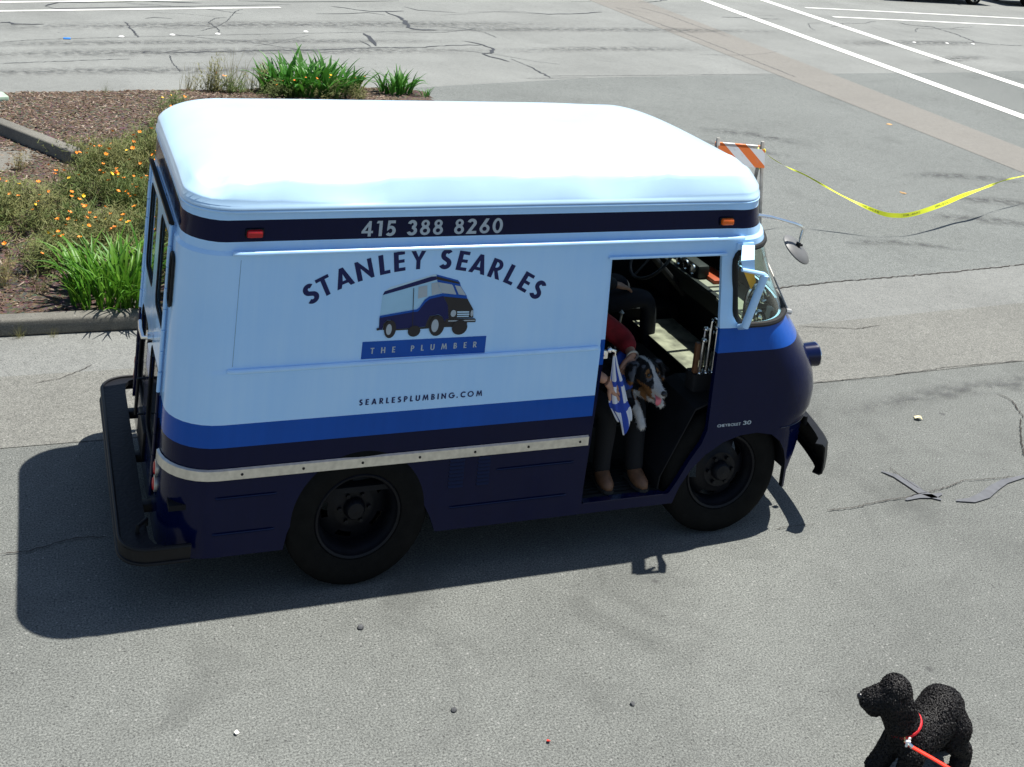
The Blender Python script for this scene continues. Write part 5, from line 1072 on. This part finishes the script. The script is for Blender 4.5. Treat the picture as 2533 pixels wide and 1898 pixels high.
# driver
dv = thing('person', (2.98, 1.45, 0.56), 'driver in dark clothes behind the wheel, one hand resting on a thigh', 'person')
PE = (2.98, 1.45, 1.00, 0.125); CH = (2.93, 1.45, 1.42, 0.135)
R_arm = [(2.93, 1.25, 1.46, 0.062), (2.96, 1.14, 1.27, 0.050), (3.16, 1.22, 1.185, 0.036)]; L_arm = [(2.93, 1.65, 1.46, 0.062), (3.14, 1.70, 1.26, 0.050), (3.38, 1.60, 1.37, 0.034)]
R_leg = [(2.99, 1.35, 1.01, 0.095), (3.47, 1.28, 1.06, 0.066), (3.50, 1.28, 0.68, 0.046), (3.58, 1.28, 0.61, 0.04)]; L_leg = [(2.99, 1.55, 1.01, 0.095), (3.44, 1.64, 1.04, 0.066), (3.50, 1.64, 0.68, 0.046), (3.58, 1.64, 0.61, 0.04)]
def scaled(ch, k): return [(x, y, z, r*k) for x, y, z, r in ch]
torso = [PE, (2.95, 1.45, 1.20, 0.125), CH, (2.95, 1.45, 1.555, 0.055), (2.965, 1.45, 1.64, 0.05)]
thin = lambda c, k: [(x, y, z, r*k) for x, y, z, r in c]
mb = mb_from(skin([thin(torso[:3], 0.72)+torso[3:], thin([CH]+R_arm[:2], 0.72)+R_arm[2:], thin([CH]+L_arm[:2], 0.72)+L_arm[2:], thin([PE]+R_leg, 0.7), thin([PE]+L_leg, 0.7)])); head(mb, (2.99, 1.45, 1.73), (1, 0, 0))
hand(mb, (3.165, 1.222, 1.182), (0.9, 0.25, -0.25), (0, -0.1, 1), 1, 0.35); hand(mb, (3.38, 1.60, 1.37), (0.6, -0.3, 0.4), (-0.6, 0, 0.7), -1, 1.1)
db = mb.build('body', BODYM, dv, smooth=60); hair((2.99, 1.45, 1.73), (1, 0, 0), db)
mb_from(skin([scaled(torso[:3], 1.13), scaled([CH]+R_arm, 1.2), scaled([CH]+L_arm, 1.2)])).build('jacket', M('cloth_navy'), db, smooth=60)
mb_from(skin([scaled([PE]+R_leg, 1.14), scaled([PE]+L_leg, 1.14)])).build('trousers', M('cloth_navy'), db, smooth=60)
for y in (1.28, 1.64):
    mb = MB(); mb.tube([(3.46, y, 0.605), (3.52, y, 0.60), (3.62, y, 0.595), (3.68, y, 0.590)], [0.046, 0.05, 0.045, 0.022], 10, flat=0.8); mb.build('shoe', M('sole'), db)
# passenger on the jump seat, facing the open door
ps = thing('person', (2.44, 0.58, 0.56), 'passenger in red sweater, black trousers and tan boots seated in the open door', 'person')
PE = (2.44, 0.60, 0.84, 0.115); CH = (2.43, 0.58, 1.24, 0.13); face = Vector((0.62, -0.78, 0))
torso = [PE, (2.42, 0.60, 1.05, 0.12), CH, (2.45, 0.55, 1.42, 0.055), (2.46, 0.54, 1.48, 0.05)]
L_arm = [(2.575, 0.66, 1.30, 0.062), (2.87, 0.46, 1.125, 0.052), (2.84, 0.285, 1.085, 0.032)]; R_arm = [(2.30, 0.45, 1.30, 0.062), (2.38, 0.20, 1.13, 0.050), (2.585, 0.105, 1.035, 0.032)]
R_leg = [(2.46, 0.53, 0.83, 0.09), (2.68, 0.235, 0.80, 0.066), (2.66, 0.215, 0.47, 0.047), (2.658, 0.205, 0.385, 0.056)]; L_leg = [(2.52, 0.66, 0.83, 0.09), (2.93, 0.34, 0.80, 0.066), (2.875, 0.195, 0.47, 0.047), (2.877, 0.185, 0.385, 0.056)]
mb = mb_from(skin([thin(torso[:3], 0.72)+torso[3:], thin([CH]+R_arm[:2], 0.72)+R_arm[2:], thin([CH]+L_arm[:2], 0.72)+L_arm[2:], thin([PE]+R_leg, 0.7), thin([PE]+L_leg, 0.7)])); head(mb, (2.48, 0.52, 1.57), face)
hand(mb, (2.836, 0.295, 1.075), (-0.55, -0.10, -0.75), (0.1, -0.9, 0.1), 1, 0.9); hand(mb, (2.59, 0.100, 1.03), (0.75, 0.02, -0.62), (0.3, -0.9, 0.3), -1, 0.35)
pb = mb.build('body', BODYM, ps, smooth=60); hair((2.48, 0.52, 1.57), face, pb)
mb_from(skin([scaled(torso[:3], 1.14), scaled([CH]+R_arm[:2]+[(2.545, 0.122, 1.052, 0.040)], 1.3), scaled([CH]+L_arm[:2]+[(2.848, 0.335, 1.10, 0.042)], 1.42)])).build('sweater', M('sweater_red'), pb, smooth=60)
mb_from(skin([scaled([PE]+R_leg, 1.2), scaled([PE]+L_leg, 1.2)])).build('trousers', M('trouser_black'), pb, smooth=60)
for (ax, ay), (tx, ty) in (((2.66, 0.215), (2.655, 0.085)), ((2.875, 0.195), (2.88, 0.06))):
    d = Vector((tx-ax, ty-ay, 0)).normalized(); a = Vector((ax, ay, 0)); t = Vector((tx, ty, 0))
    mb = MB(); mb.tube([a+Vector((0, 0, 0.47))-d*0.01, a+Vector((0, 0, 0.42)), a+d*0.03+Vector((0, 0, 0.395)), t-d*0.06+Vector((0, 0, 0.378)), t-d*0.01+Vector((0, 0, 0.370)), t+d*0.025+Vector((0, 0, 0.362))], [0.040, 0.044, 0.050, 0.048, 0.042, 0.018], 12, 0)
    bt = mb.build('boot', M('boot_tan'), pb, smooth=60)
    mb = MB(); s_ = Vector((-d.y, d.x, 0)); out = [a-d*0.055, a-d*0.045+s_*0.04, a+d*0.02+s_*0.042, t-d*0.04+s_*0.05, t+d*0.02+s_*0.03, t+d*0.036, t+d*0.02-s_*0.03, t-d*0.04-s_*0.05, a+d*0.02-s_*0.042, a-d*0.045-s_*0.04]
    mb.prism([(p.x, p.y) for p in out], 0.337, 0.356, 'Z'); mb.build('sole', M('sole'), bt)
    mb = MB()
    for k in range(4): c = a+d*(0.012+0.020*k)+Vector((0, 0, 0.452-0.014*k)); mb.tube([c-s_*0.030, c+Vector((0, 0, 0.006)), c+s_*0.030], 0.003, 5)
    mb.build('laces', M('sole'), bt)
mb = MB(); c = Vector((2.842, 0.300, 1.088)); ax = Vector((-0.1, -0.9, -0.25)).normalized(); u = ax.orthogonal().normalized(); v = ax.cross(u)
mb.tube([c+(u*math.cos(a)+v*math.sin(a))*0.036 for a in [6.2832*k/16 for k in range(17)]], 0.007, 6, caps=False); mb.build('watch', M('dull_steel'), pb)
# striped cloth hanging from a hook on the jamb
def stripe_cloth():
    m, nt, bs = new_mat('striped_cloth')
    uv = node(nt, 'ShaderNodeUVMap'); sp = node(nt, 'ShaderNodeSeparateXYZ'); nt.links.new(uv.outputs[0], sp.inputs[0])
    a = ramp(nt, sp.outputs[0], [(0, (0, 0, 0)), (0.10, (1, 1, 1)), (0.19, (0, 0, 0)), (0.55, (1, 1, 1)), (0.72, (0, 0, 0))], 'CONSTANT'); b = ramp(nt, sp.outputs[1], [(0, (0, 0, 0)), (0.28, (1, 1, 1)), (0.40, (0, 0, 0)), (0.60, (1, 1, 1)), (0.66, (0, 0, 0))], 'CONSTANT')
    f = mixc(nt, 1.0, a, b, 'LIGHTEN'); nt.links.new(mixc(nt, f, (0.62, 0.64, 0.68), (0.02, 0.06, 0.36)), bs.inputs['Base Color']); bs.inputs['Roughness'].default_value = 0.9
stripe_cloth()
rows = [(2.598, 1.215, 0.018), (2.606, 1.16, 0.035), (2.622, 1.09, 0.065), (2.640, 1.02, 0.10), (2.655, 0.95, 0.125), (2.672, 0.88, 0.135), (2.695, 0.81, 0.14), (2.720, 0.745, 0.125), (2.735, 0.70, 0.095)]
mb = MB(); nU = 14; vs = []; uvs = []
for i, (x, z, wd) in enumerate(rows):
    for k in range(nU+1):
        t = k/nU-0.5; fold = math.sin(t*14+i*0.25)*0.013*min(1, i/3); vs.append((x+t*wd, 0.082+fold+0.02*(i/8), z+0.10*abs(t)*(i > 5)-0.03*(i > 6)*math.cos(t*9))); uvs.append((k/nU, 1-i/8))
mb.add(vs, [(i*(nU+1)+k, i*(nU+1)+k+1, (i+1)*(nU+1)+k+1, (i+1)*(nU+1)+k) for i in range(len(rows)-1) for k in range(nU)])
cl = mb.build('striped_cloth', M('striped_cloth'), smooth=80, fixn=False); ul = cl.data.uv_layers.new(name='UVMap')
for l in cl.data.loops: ul.data[l.index].uv = uvs[l.vertex_index]
so_ = cl.modifiers.new('t', 'SOLIDIFY'); so_.thickness = 0.003; su = cl.modifiers.new('s', 'SUBSURF'); su.levels = 1; su.render_levels = 1
tag(cl, 'blue and white striped cloth hanging from the door jamb by the passenger', 'cloth')
mb = MB(); mb.box((2.515, 0.062, 1.225), (0.05, 0.02, 0.05), bev=0.006); mb.tube([(2.52, 0.06, 1.235), (2.56, 0.065, 1.25), (2.595, 0.072, 1.235), (2.60, 0.082, 1.205)], 0.009, 8); ball(mb, (2.545, 0.052, 1.255), 0.018, 10); mb.build('door_latch', M('chrome'), van)

# ------------------------------------------------------------------ dogs
def sample_surface(me, n, seed):
    rnd = random.Random(seed); me.calc_loop_triangles(); tris = []; acc = 0; cum = []
    for t in me.loop_triangles:
        acc += t.area; tris.append(t); cum.append(acc)
    import bisect
    out = []
    for _ in range(n):
        t = tris[bisect.bisect(cum, rnd.random()*acc) % len(tris)]; a, b, c = (me.vertices[i].co for i in t.vertices); u, v = rnd.random(), rnd.random()
        if u+v > 1: u, v = 1-u, 1-v
        out.append((a+(b-a)*u+(c-a)*v, t.normal.copy()))
    return out
attr_mat('fur_patches', 0.75, 0.25); attr_mat('fur_strands', 0.6, 0.35)
mat('nose_black', (0.008, 0.008, 0.009), 0.3); mat('tongue', (0.55, 0.13, 0.16), 0.4); mat('bandana', (0.02, 0.08, 0.42), 0.8)
sh = thing('dog', (2.80, 0.36, 0.90), 'shaggy black, white and tan shepherd dog panting on the passenger\'s lap', 'dog')
K = Vector((2.918, 0.235, 1.010)); mz = Vector((0.12, -0.96, -0.12)).normalized(); HS = 1.22; sd = mz.cross(Vector((0, 0, 1))).normalized(); uh = sd.cross(mz)
def hp(f, s_, u): return K+(mz*f*0.92+sd*s_+uh*u)*HS
def n4(v, r): return (v.x, v.y, v.z, r*HS)
NK = (2.87, 0.37, 0.95, 0.085); CS = (2.83, 0.37, 0.885, 0.105); LN = (2.66, 0.50, 0.955, 0.10)
dogm = flesh([[(2.52, 0.60, 0.975, 0.095), LN, CS, NK, n4(hp(-0.05, 0, -0.01), 0.070), n4(hp(0.005, 0, 0.0), 0.070), n4(hp(0.06, 0, -0.015), 0.050), n4(hp(0.12, 0, -0.030), 0.031), n4(hp(0.168, 0, -0.030), 0.022)],
             [CS, (2.90, 0.28, 0.885, 0.045), (2.935, 0.20, 0.870, 0.030), (2.955, 0.135, 0.882, 0.026), (2.962, 0.100, 0.868, 0.028)], [CS, (2.83, 0.26, 0.84, 0.045), (2.85, 0.19, 0.80, 0.032), (2.865, 0.155, 0.745, 0.027), (2.868, 0.135, 0.715, 0.027)]])
mb = dogm; mb.tube([hp(0.04, 0, -0.055), hp(0.09, 0, -0.062), hp(0.135, 0, -0.066), hp(0.148, 0, -0.064)], [0.034, 0.028, 0.019, 0.007], 8)
for q in (-1, 1):
    mb.tube([hp(-0.03, q*0.052, 0.045), hp(-0.025, q*0.085, 0.035), hp(-0.005, q*0.100, -0.005), hp(0.01, q*0.100, -0.045), hp(0.015, q*0.097, -0.055)], [0.022, 0.042, 0.044, 0.027, 0.007], 8, flat=0.4)
def dog_col(p):
    d = (Vector(p)+Vector((2.80, 0.36, 0.90))-K)/HS; f, s_, u = d.dot(mz), d.dot(sd), d.dot(uh)
    n1 = noise.noise(Vector(p)*22); n2 = noise.noise(Vector(p)*60+Vector((3, 1, 7)))
    W, T, B, G = (0.50, 0.48, 0.45), (0.24, 0.11, 0.035), (0.008, 0.008, 0.009), (0.10, 0.105, 0.12)
    if f > -0.10 and abs(s_) < 0.12 and u > -0.10:
        if abs(s_) < 0.011+0.30*max(0, f-0.07)+n2*0.003 and u > -0.07: return W
        if f > 0.10 and abs(s_) < 0.035: return W if n1 < 0.3 else G
        if u < -0.028 and f > 0.0 or (0.04 < f < 0.075 and 0.022 < abs(s_) < 0.040 and u > 0.01): return T
        return B if n1 > -0.30 else G
    x, y, z = Vector(p)+Vector((2.80, 0.36, 0.90))
    if z < 0.905 and y < 0.185: return W
    if x > 2.84 and y < 0.36 and z < 0.93: return W if n1 > 0.05 else T
    if z < 0.80: return T
    return B if n1 > -0.3 else G
hd = remesh(mb, 0.006, 8).build('body', M('fur_patches'), sh, smooth=60); color(hd, dog_col)
def strands(o, n, L, wd, colf, seed, lie=0.6, mname='fur_strands', tip=0.35):
    rnd = random.Random(seed); mb = MB(); cols = []
    for p, nr in sample_surface(o.data, n, seed):
        dn = Vector((0, 0, -1))-nr*nr.dot(Vector((0, 0, -1))); dn = dn.normalized() if dn.length > 0.05 else nr
        d = (nr*(1-lie)+dn*lie+Vector((rnd.gauss(0, .25), rnd.gauss(0, .25), rnd.gauss(0, .25)))).normalized(); s_ = d.cross(nr); s_ = s_.normalized() if s_.length > 0.01 else d.orthogonal().normalized()
        l = L*rnd.uniform(0.5, 1.2); q1 = p+d*l*0.55; q2 = q1+(d+Vector((0, 0, -0.5))).normalized()*l*0.45
        mb.add([p+s_*wd, p-s_*wd, q1-s_*wd*0.7, q1+s_*wd*0.7, q2], [(0, 1, 2, 3), (3, 2, 4)]); c = colf(p); k = rnd.uniform(0.75, 1.25); cols += [tuple(min(1, v*k) for v in c)]*5
    me = mb.mesh('coat', M(mname), smooth=80, fixn=False); c_ = link('coat', me, o); c_['kind'] = 'stuff'
    ca = me.color_attributes.new('Col', 'FLOAT_COLOR', 'POINT')
    for i, c in enumerate(cols): ca.data[i].color = (*c, 1)
strands(hd, 15000, 0.017, 0.0010, dog_col, 5)
def far_from_face(p): return (Vector(p)+Vector((2.80, 0.36, 0.90))-K).length
mb = MB(); ball(mb, hp(0.180, 0, -0.022), 0.020, 10, 0, (1, 1, 0.8)); mb.build('nose', M('nose_black'), hd)
mb = MB(); mb.tube([hp(0.09, 0, -0.052), hp(0.135, 0.004, -0.052), hp(0.158, 0.008, -0.066), hp(0.160, 0.010, -0.088), hp(0.157, 0.010, -0.098)], [0.016, 0.020, 0.020, 0.018, 0.006], 8, flat=0.35); mb.build('tongue', M('tongue'), hd)
for q in (-1, 1): mb = MB(); ball(mb, hp(0.066, q*0.031, 0.022), 0.0115, 10); mb.build('eye', M('eye'), hd)
mb = MB(); c = Vector((2.865, 0.345, 0.965)); ax = Vector((0.4, -0.75, 0.5)).normalized(); u = ax.orthogonal().normalized(); v = ax.cross(u)
mb.tube([c+(u*math.cos(a)+v*math.sin(a))*0.108 for a in [6.2832*k/20 for k in range(21)]], 0.016, 8, caps=False, flat=2.2); mb.build('bandana', M('bandana'), hd)
# poodle
pd = thing('dog', (3.33, -2.06, 0.0), 'black curly-coated poodle standing on the asphalt with a red collar', 'dog')
RU = (3.465, -2.02, 0.285, 0.122); MD = (3.345, -2.060, 0.238, 0.112); CS = (3.220, -2.085, 0.225, 0.116)
pm = flesh([[MD, CS, (3.172, -2.078, 0.300, 0.096), (3.142, -2.062, 0.365, 0.094), (3.115, -2.048, 0.425, 0.096), (3.066, -2.020, 0.410, 0.072), (3.034, -2.002, 0.398, 0.062), (3.014, -1.990, 0.394, 0.052)], [MD, RU, (3.515, -2.012, 0.30, 0.085)],
           [CS, (3.185, -2.155, 0.20, 0.062), (3.165, -2.150, 0.11, 0.050), (3.150, -2.145, 0.052, 0.048), (3.128, -2.138, 0.040, 0.040)], [CS, (3.165, -2.045, 0.20, 0.062), (3.125, -2.025, 0.11, 0.050), (3.100, -2.010, 0.052, 0.048), (3.078, -2.003, 0.040, 0.040)],
           [RU, (3.510, -2.085, 0.235, 0.085), (3.490, -2.105, 0.165, 0.060), (3.570, -2.095, 0.105, 0.046), (3.558, -2.100, 0.052, 0.046), (3.530, -2.105, 0.038, 0.038)], [RU, (3.525, -1.965, 0.235, 0.085), (3.505, -1.945, 0.165, 0.060), (3.590, -1.950, 0.105, 0.046), (3.578, -1.950, 0.052, 0.046), (3.550, -1.955, 0.038, 0.038)]])
mb = pm
for q, c in ((1, (3.155, -2.122, 0.385)), (-1, (3.118, -1.985, 0.395))): ball(mb, c, 0.060, 12, 0, (0.8, 0.5, 1.35))
ball(mb, (3.125, -2.052, 0.465), 0.078, 12); ball(mb, (3.034, -2.004, 0.372), 0.046, 10); ball(mb, (3.475, -2.015, 0.300), 0.085, 12); ball(mb, (3.012, -1.992, 0.398), 0.040, 10)
mat('poodle_black', (0.0085, 0.0075, 0.0075), 0.6, var=0.4, scale=60, spec=0.3)
bd_ = remesh(mb, 0.007, 6).build('body', M('poodle_black'), pd, smooth=60)
rnd = random.Random(77); mb = MB(); nS = 5
for p, nr in sample_surface(bd_.data, 15000, 31):
    u = nr.orthogonal().normalized(); a0 = rnd.uniform(0, 6.28); u = Matrix.Rotation(a0, 3, nr) @ u; v = nr.cross(u); r = rnd.uniform(0.0035, 0.0068); th = r*0.42; base = p+nr*r*0.35
    ring = [base+u*r*math.cos(t)+(nr*0.75+v*0.4)*r*math.sin(t) for t in (-0.5, 0.5, 1.5, 2.5, 3.6)]
    vs = []
    for i, q in enumerate(ring):
        t = (ring[min(i+1, 4)]-ring[max(i-1, 0)]).normalized(); e1 = t.cross(v).normalized(); e2 = t.cross(e1)
        for k in range(3): vs.append(q+(e1*math.cos(2.094*k)+e2*math.sin(2.094*k))*th)
    mb.add(vs, [(3*i+k, 3*i+(k+1) % 3, 3*i+3+(k+1) % 3, 3*i+3+k) for i in range(4) for k in range(3)])
me = mb.mesh('curls', M('poodle_black'), (0, 0, 0), smooth=60, fixn=False); tag(link('curly_coat', me, bd_), kind='stuff')
mb = MB(); ball(mb, (2.972, -1.972, 0.408), 0.017, 10); mb.build('nose', M('nose_black'), bd_)
for c in ((3.040, -2.062, 0.446), (3.022, -1.990, 0.446)): mb = MB(); ball(mb, c, 0.010, 8); mb.build('eye', M('eye'), bd_)
mat('collar_red', (0.55, 0.012, 0.02), 0.5); mat('leash_red', (0.85, 0.035, 0.012), 0.45); mat('brass', (0.75, 0.6, 0.35), 0.25, metal=1)
mb = MB(); c = Vector((3.178, -2.080, 0.300)); ax = Vector((-0.45, 0.18, 0.88)).normalized(); u = ax.orthogonal().normalized(); v = ax.cross(u)
mb.tube([c+(u*math.cos(a)+v*math.sin(a))*0.088 for a in [6.2832*k/24 for k in range(25)]], 0.006, 6, caps=False, flat=1.8); cl_ = mb.build('collar', M('collar_red'), bd_)
mb = MB(); mb.tube([(3.122, -2.150, 0.300), (3.108, -2.170, 0.300), (3.098, -2.184, 0.300)], 0.006, 6); mb.build('ring', M('brass'), cl_)
mb = MB(); q = Matrix.Rotation(0.5, 3, 'Z'); 
for a, b in ((-0.016, 0.008), (-0.016, -0.008), (0.016, 0.008), (0.016, -0.008)): ball(mb, Vector((3.112, -2.190, 0.300))+q @ Vector((a, 0, b)), 0.010, 8, 0, (1, 0.4, 1))
mb.tube([Vector((3.112, -2.190, 0.300))+q @ Vector((-0.016, 0, 0)), Vector((3.112, -2.190, 0.300))+q @ Vector((0.016, 0, 0))], 0.008, 6, flat=0.5); mb.build('bone_tag', M('ceramic'), cl_)
lp = catmull([(3.098, -2.186, 0.305), (3.125, -2.205, 0.285), (3.23, -2.315, 0.255), (3.42, -2.52, 0.19), (3.66, -2.77, 0.10), (3.86, -2.98, 0.03), (3.98, -3.10, 0.006), (4.15, -3.22, 0.006), (4.22, -3.40, 0.006)], 6)
mb = MB(); mb.tube(lp, 0.0120, 8, flat=0.65); ls = thing('leash', (3.1, -2.186, 0), 'flat red leash clipped to the poodle and trailing to the ground', 'leash'); mb.build('strap', M('leash_red'), ls)
mb = MB(); mb.tube([(3.098, -2.184, 0.308), (3.110, -2.196, 0.298), (3.125, -2.206, 0.285)], [0.008, 0.010, 0.011], 8); mb.build('clip', M('chrome'), ls)
P0 = pd.location.copy(); pd.scale = (0.93,)*3; pd.location = P0+Vector((0.03, 0.085, 0)); ls.scale = (0.93,)*3; ls.location = pd.location+0.93*(ls.location-P0)

# ------------------------------------------------------------------ plumbing parts and oddments on dash and shelf
def chrome_thing(name, tubes, label, cat, group='chrome plumbing parts in the cab', extra=None):
    mb = MB()
    for path, r in tubes: mb.tube(catmull(path, 5) if len(path) > 2 else path, r, 10)
    c = tubes[0][0][0]; t = thing(name, (c[0], c[1], 1.205 if c[0] > 3.6 else 0.985), label, cat, group); mb.build('pipe', M('chrome'), t)
    for path, r in tubes:
        for e in (path[0], path[-1]): mb = MB(); ball(mb, e, r*1.35, 10, 0, (1, 1, 0.8)); mb.build('slip_nut', M('chrome'), t)
chrome_thing('drain_trap', [([(3.745, 0.46, 1.228), (3.745, 0.46, 1.34), (3.762, 0.45, 1.420), (3.805, 0.44, 1.440), (3.845, 0.43, 1.40), (3.85, 0.43, 1.35)], 0.021)], 'tall hooked chrome drain pipe standing on the dash behind the windshield', 'pipe')
chrome_thing('drain_trap', [([(3.755, 0.34, 1.225), (3.745, 0.34, 1.29), (3.765, 0.335, 1.315), (3.80, 0.33, 1.28), (3.80, 0.33, 1.222)], 0.017)], 'short bent chrome drain trap on the dash corner', 'pipe')
chrome_thing('faucet', [([(3.90, 0.56, 1.225), (3.90, 0.56, 1.33), (3.93, 0.55, 1.36), (3.97, 0.54, 1.34)], 0.017), ([(3.86, 0.56, 1.31), (3.94, 0.56, 1.315)], 0.011)], 'chrome faucet lying with its spout up on the dash', 'faucet')
chrome_thing('drain_trap', [([(3.93, 0.36, 1.226), (3.89, 0.42, 1.226), (3.83, 0.50, 1.226)], 0.019)], 'straight chrome tailpiece lying flat on the dash', 'pipe')
mb = MB(); mb.box((3.845, 0.34, 1.273), (0.030, 0.050, 0.135), Matrix.Rotation(0.12, 3, 'Y'), bev=0.002); bx = thing('product_box', (3.845, 0.34, 1.205), 'narrow grey product box with black and red print on the dash', 'box'); mb.build('carton', M('paper_white'), bx)
mb = MB(); mb.box((3.845, 0.3135, 1.288), (0.020, 0.003, 0.075), Matrix.Rotation(0.12, 3, 'Y')); mb.build('black_label', M('black_print'), bx)
mb = MB(); mb.lathe([(0.007, 0), (0.007, -0.002), (0.001, -0.002)], (3.842, 0.3115, 1.265), 'Y', 12); mb.build('red_dot', M('red_scrap'), bx)
mb = MB(); mb.box((3.95, 1.22, 1.220), (0.14, 0.26, 0.028), bev=0.006); tag(mb.build('clipboard', M('orange_plastic')), 'orange clipboard lying on the dash top', 'clipboard')
mb = MB(); mb.prism(rrect(3.235, 3.49, 0.19, 0.30, 0.02), 0.876, 0.985, 'Z'); tag(mb.build('tool_rack', M('black_soft')), 'black rack of chrome fittings standing by the open door', 'rack')
for k, (h, hook) in enumerate(((1.20, 0), (1.26, 0), (1.30, 1), (1.235, 0), (1.29, 0), (1.25, 1), (1.20, 0), (1.285, 1))):
    x = 3.288+0.0235*k
    y = 0.215+0.03*(k % 2); p = [(x, y, 0.986), (x+0.004, y, 1.10), (x+0.008, y, h)]
    if hook: p += [(x+0.018, y, h+0.030), (x+0.040, y-0.003, h+0.022), (x+0.046, y-0.006, h-0.02)]
    chrome_thing('faucet', [(p, 0.0135)], ('hooked' if hook else 'straight') + ' chrome fitting standing in the black rack by the open door', 'fitting', 'chrome fittings in the rack')
mb = MB(); mb.box((3.258, 0.225, 1.085), (0.030, 0.03, 0.198), Matrix.Rotation(0.04, 3, 'X'), bev=0.004); tag(mb.build('wooden_handle', M('wood')), 'brown wooden tool handle beside the chrome fittings', 'tool')

# ------------------------------------------------------------------ parked cars beyond the crosswalk
mat('car_black', (0.010, 0.011, 0.013), 0.25, coat=1.0); mat('car_grey', (0.020, 0.022, 0.026), 0.25, coat=1.0); glass_mat('car_glass', (0.10, 0.12, 0.12), 1.6)
def car(loc, rz, paint_, label):
    t = thing('parked_car', loc, label, 'car', None); t.rotation_euler = (0, 0, rz); BASE[t.name] = Vector((0, 0, 0))
    prof = [(-2.25, 0.32), (-2.28, 0.62), (-2.20, 0.88), (-1.95, 0.98), (-1.1, 1.00), (0.95, 1.02), (1.5, 0.96), (2.05, 0.84), (2.24, 0.66), (2.26, 0.36), (2.1, 0.26), (1.72, 0.26), (1.66, 0.48), (1.52, 0.62), (1.36, 0.66), (1.20, 0.62), (1.06, 0.48), (1.0, 0.24), (-1.0, 0.24), (-1.06, 0.48), (-1.20, 0.62), (-1.36, 0.66), (-1.52, 0.62), (-1.66, 0.48), (-1.72, 0.28), (-2.1, 0.28)]
    mb = MB(); n = len(prof); vs = []
    for y, k in ((-0.80, 0.985), (-0.86, 1.0), (0.86, 1.0), (0.80, 0.985)): vs += [(x*k, y, 0.5+(z-0.5)*k) for x, z in prof]
    fs = [(i*n+k, i*n+(k+1) % n, (i+1)*n+(k+1) % n, (i+1)*n+k) for i in range(3) for k in range(n)]+[tuple(range(n)), tuple(3*n+k for k in range(n-1, -1, -1))]
    mb.add(vs, fs); bd = mb.build('body', paint_, t, smooth=30)
    cab = [(-1.95, 0.97), (-1.55, 1.42), (-1.2, 1.47), (0.2, 1.47), (0.5, 1.42), (1.25, 0.99)]; mb = MB(); m_ = len(cab)
    vs = [(x, -0.80, z) for x, z in cab[:1]]; vs = []
    for sg in (-1, 1): vs += [(x, sg*(0.80-(z-0.97)*0.34), z) for x, z in cab]
    mb.add(vs, [tuple(range(m_)), tuple(range(2*m_-1, m_-1, -1))]+[(i, m_+i, m_+i+1, i+1) for i in range(m_-1)]); mb.build('cabin', paint_, t, smooth=30)
    for sg in (-1, 1):
        for x0, x1, x2, x3 in ((-1.55, -0.55, -0.55, -1.35), (-0.48, 1.02, 0.42, -0.48)):
            mb = MB(); f = lambda x, z: (x, sg*(0.806-(z-0.97)*0.34), z); vs = [f(x0, 1.02), f(x1, 1.02), f(x2, 1.40), f(x3, 1.40)]; mb.add(vs, [(0, 1, 2, 3)]); mb.build('side_window', M('car_glass'), t, smooth=0)
        for x in (-0.5, 0.62): mb = MB(); mb.box((x-0.1, sg*0.872, 0.86), (0.16, 0.02, 0.025), bev=0.004); mb.build('door_handle', paint_, t)
        mb = MB(); mb.box((0.92, sg*0.95, 1.04), (0.10, 0.16, 0.11), bev=0.02); mb.build('wing_mirror', paint_, t)
        mb = MB(); mb.box((2.20, sg*0.62, 0.68), (0.10, 0.30, 0.12), bev=0.02); mb.build('headlight', M('ceramic'), t)
        mb = MB(); mb.box((-2.24, sg*0.65, 0.78), (0.06, 0.26, 0.16), bev=0.015); mb.build('tail_light', M('red_lens'), t)
        for x in (-1.36, 1.36):
            mb = MB(); y0 = sg*0.87; s_ = -sg
            mb.lathe([(0.21, 0.02*s_), (0.26, 0.0), (0.30, 0.01*s_), (0.32, 0.04*s_), (0.32, 0.18*s_), (0.30, 0.20*s_), (0.2, 0.20*s_)], (x, y0, 0.32), 'Y', 32); wl = mb.build('tyre', M('tyre'), t)
            mb = MB(); mb.lathe([(0.215, 0.02*s_), (0.20, 0.01*s_), (0.19, 0.05*s_)], (x, y0, 0.32), 'Y', 32)
            for k in range(7):
                a = 6.283*k/7; mb.tube([(x+0.03*math.cos(a), y0+0.03*s_, 0.32+0.03*math.sin(a)), (x+0.20*math.cos(a), y0+0.025*s_, 0.32+0.20*math.sin(a))], [0.028, 0.020], 6)
            mb.build('rim', M('alloy'), wl)
    for (xa, xb, za, zb) in ((0.53, 1.22, 1.405, 1.005), (-1.58, -1.92, 1.40, 1.0)):
        mb = MB(); w0, w1 = 0.60, 0.72; o_ = 0.012 if xa > 0 else -0.012; mb.add([(xa+o_, -w0, za+0.01), (xa+o_, w0, za+0.01), (xb+o_, w1, zb+0.01), (xb+o_, -w1, zb+0.01)], [(0, 1, 2, 3)]); mb.build('screen', M('car_glass'), t, smooth=0)
car((28.65, 28.45, 0.004), 0.0, M('car_black'), 'black parked car with alloy wheels beyond the crosswalk lines')
car((34.1, 28.75, 0.004), 0.02, M('car_grey'), 'dark grey parked car behind the black one')
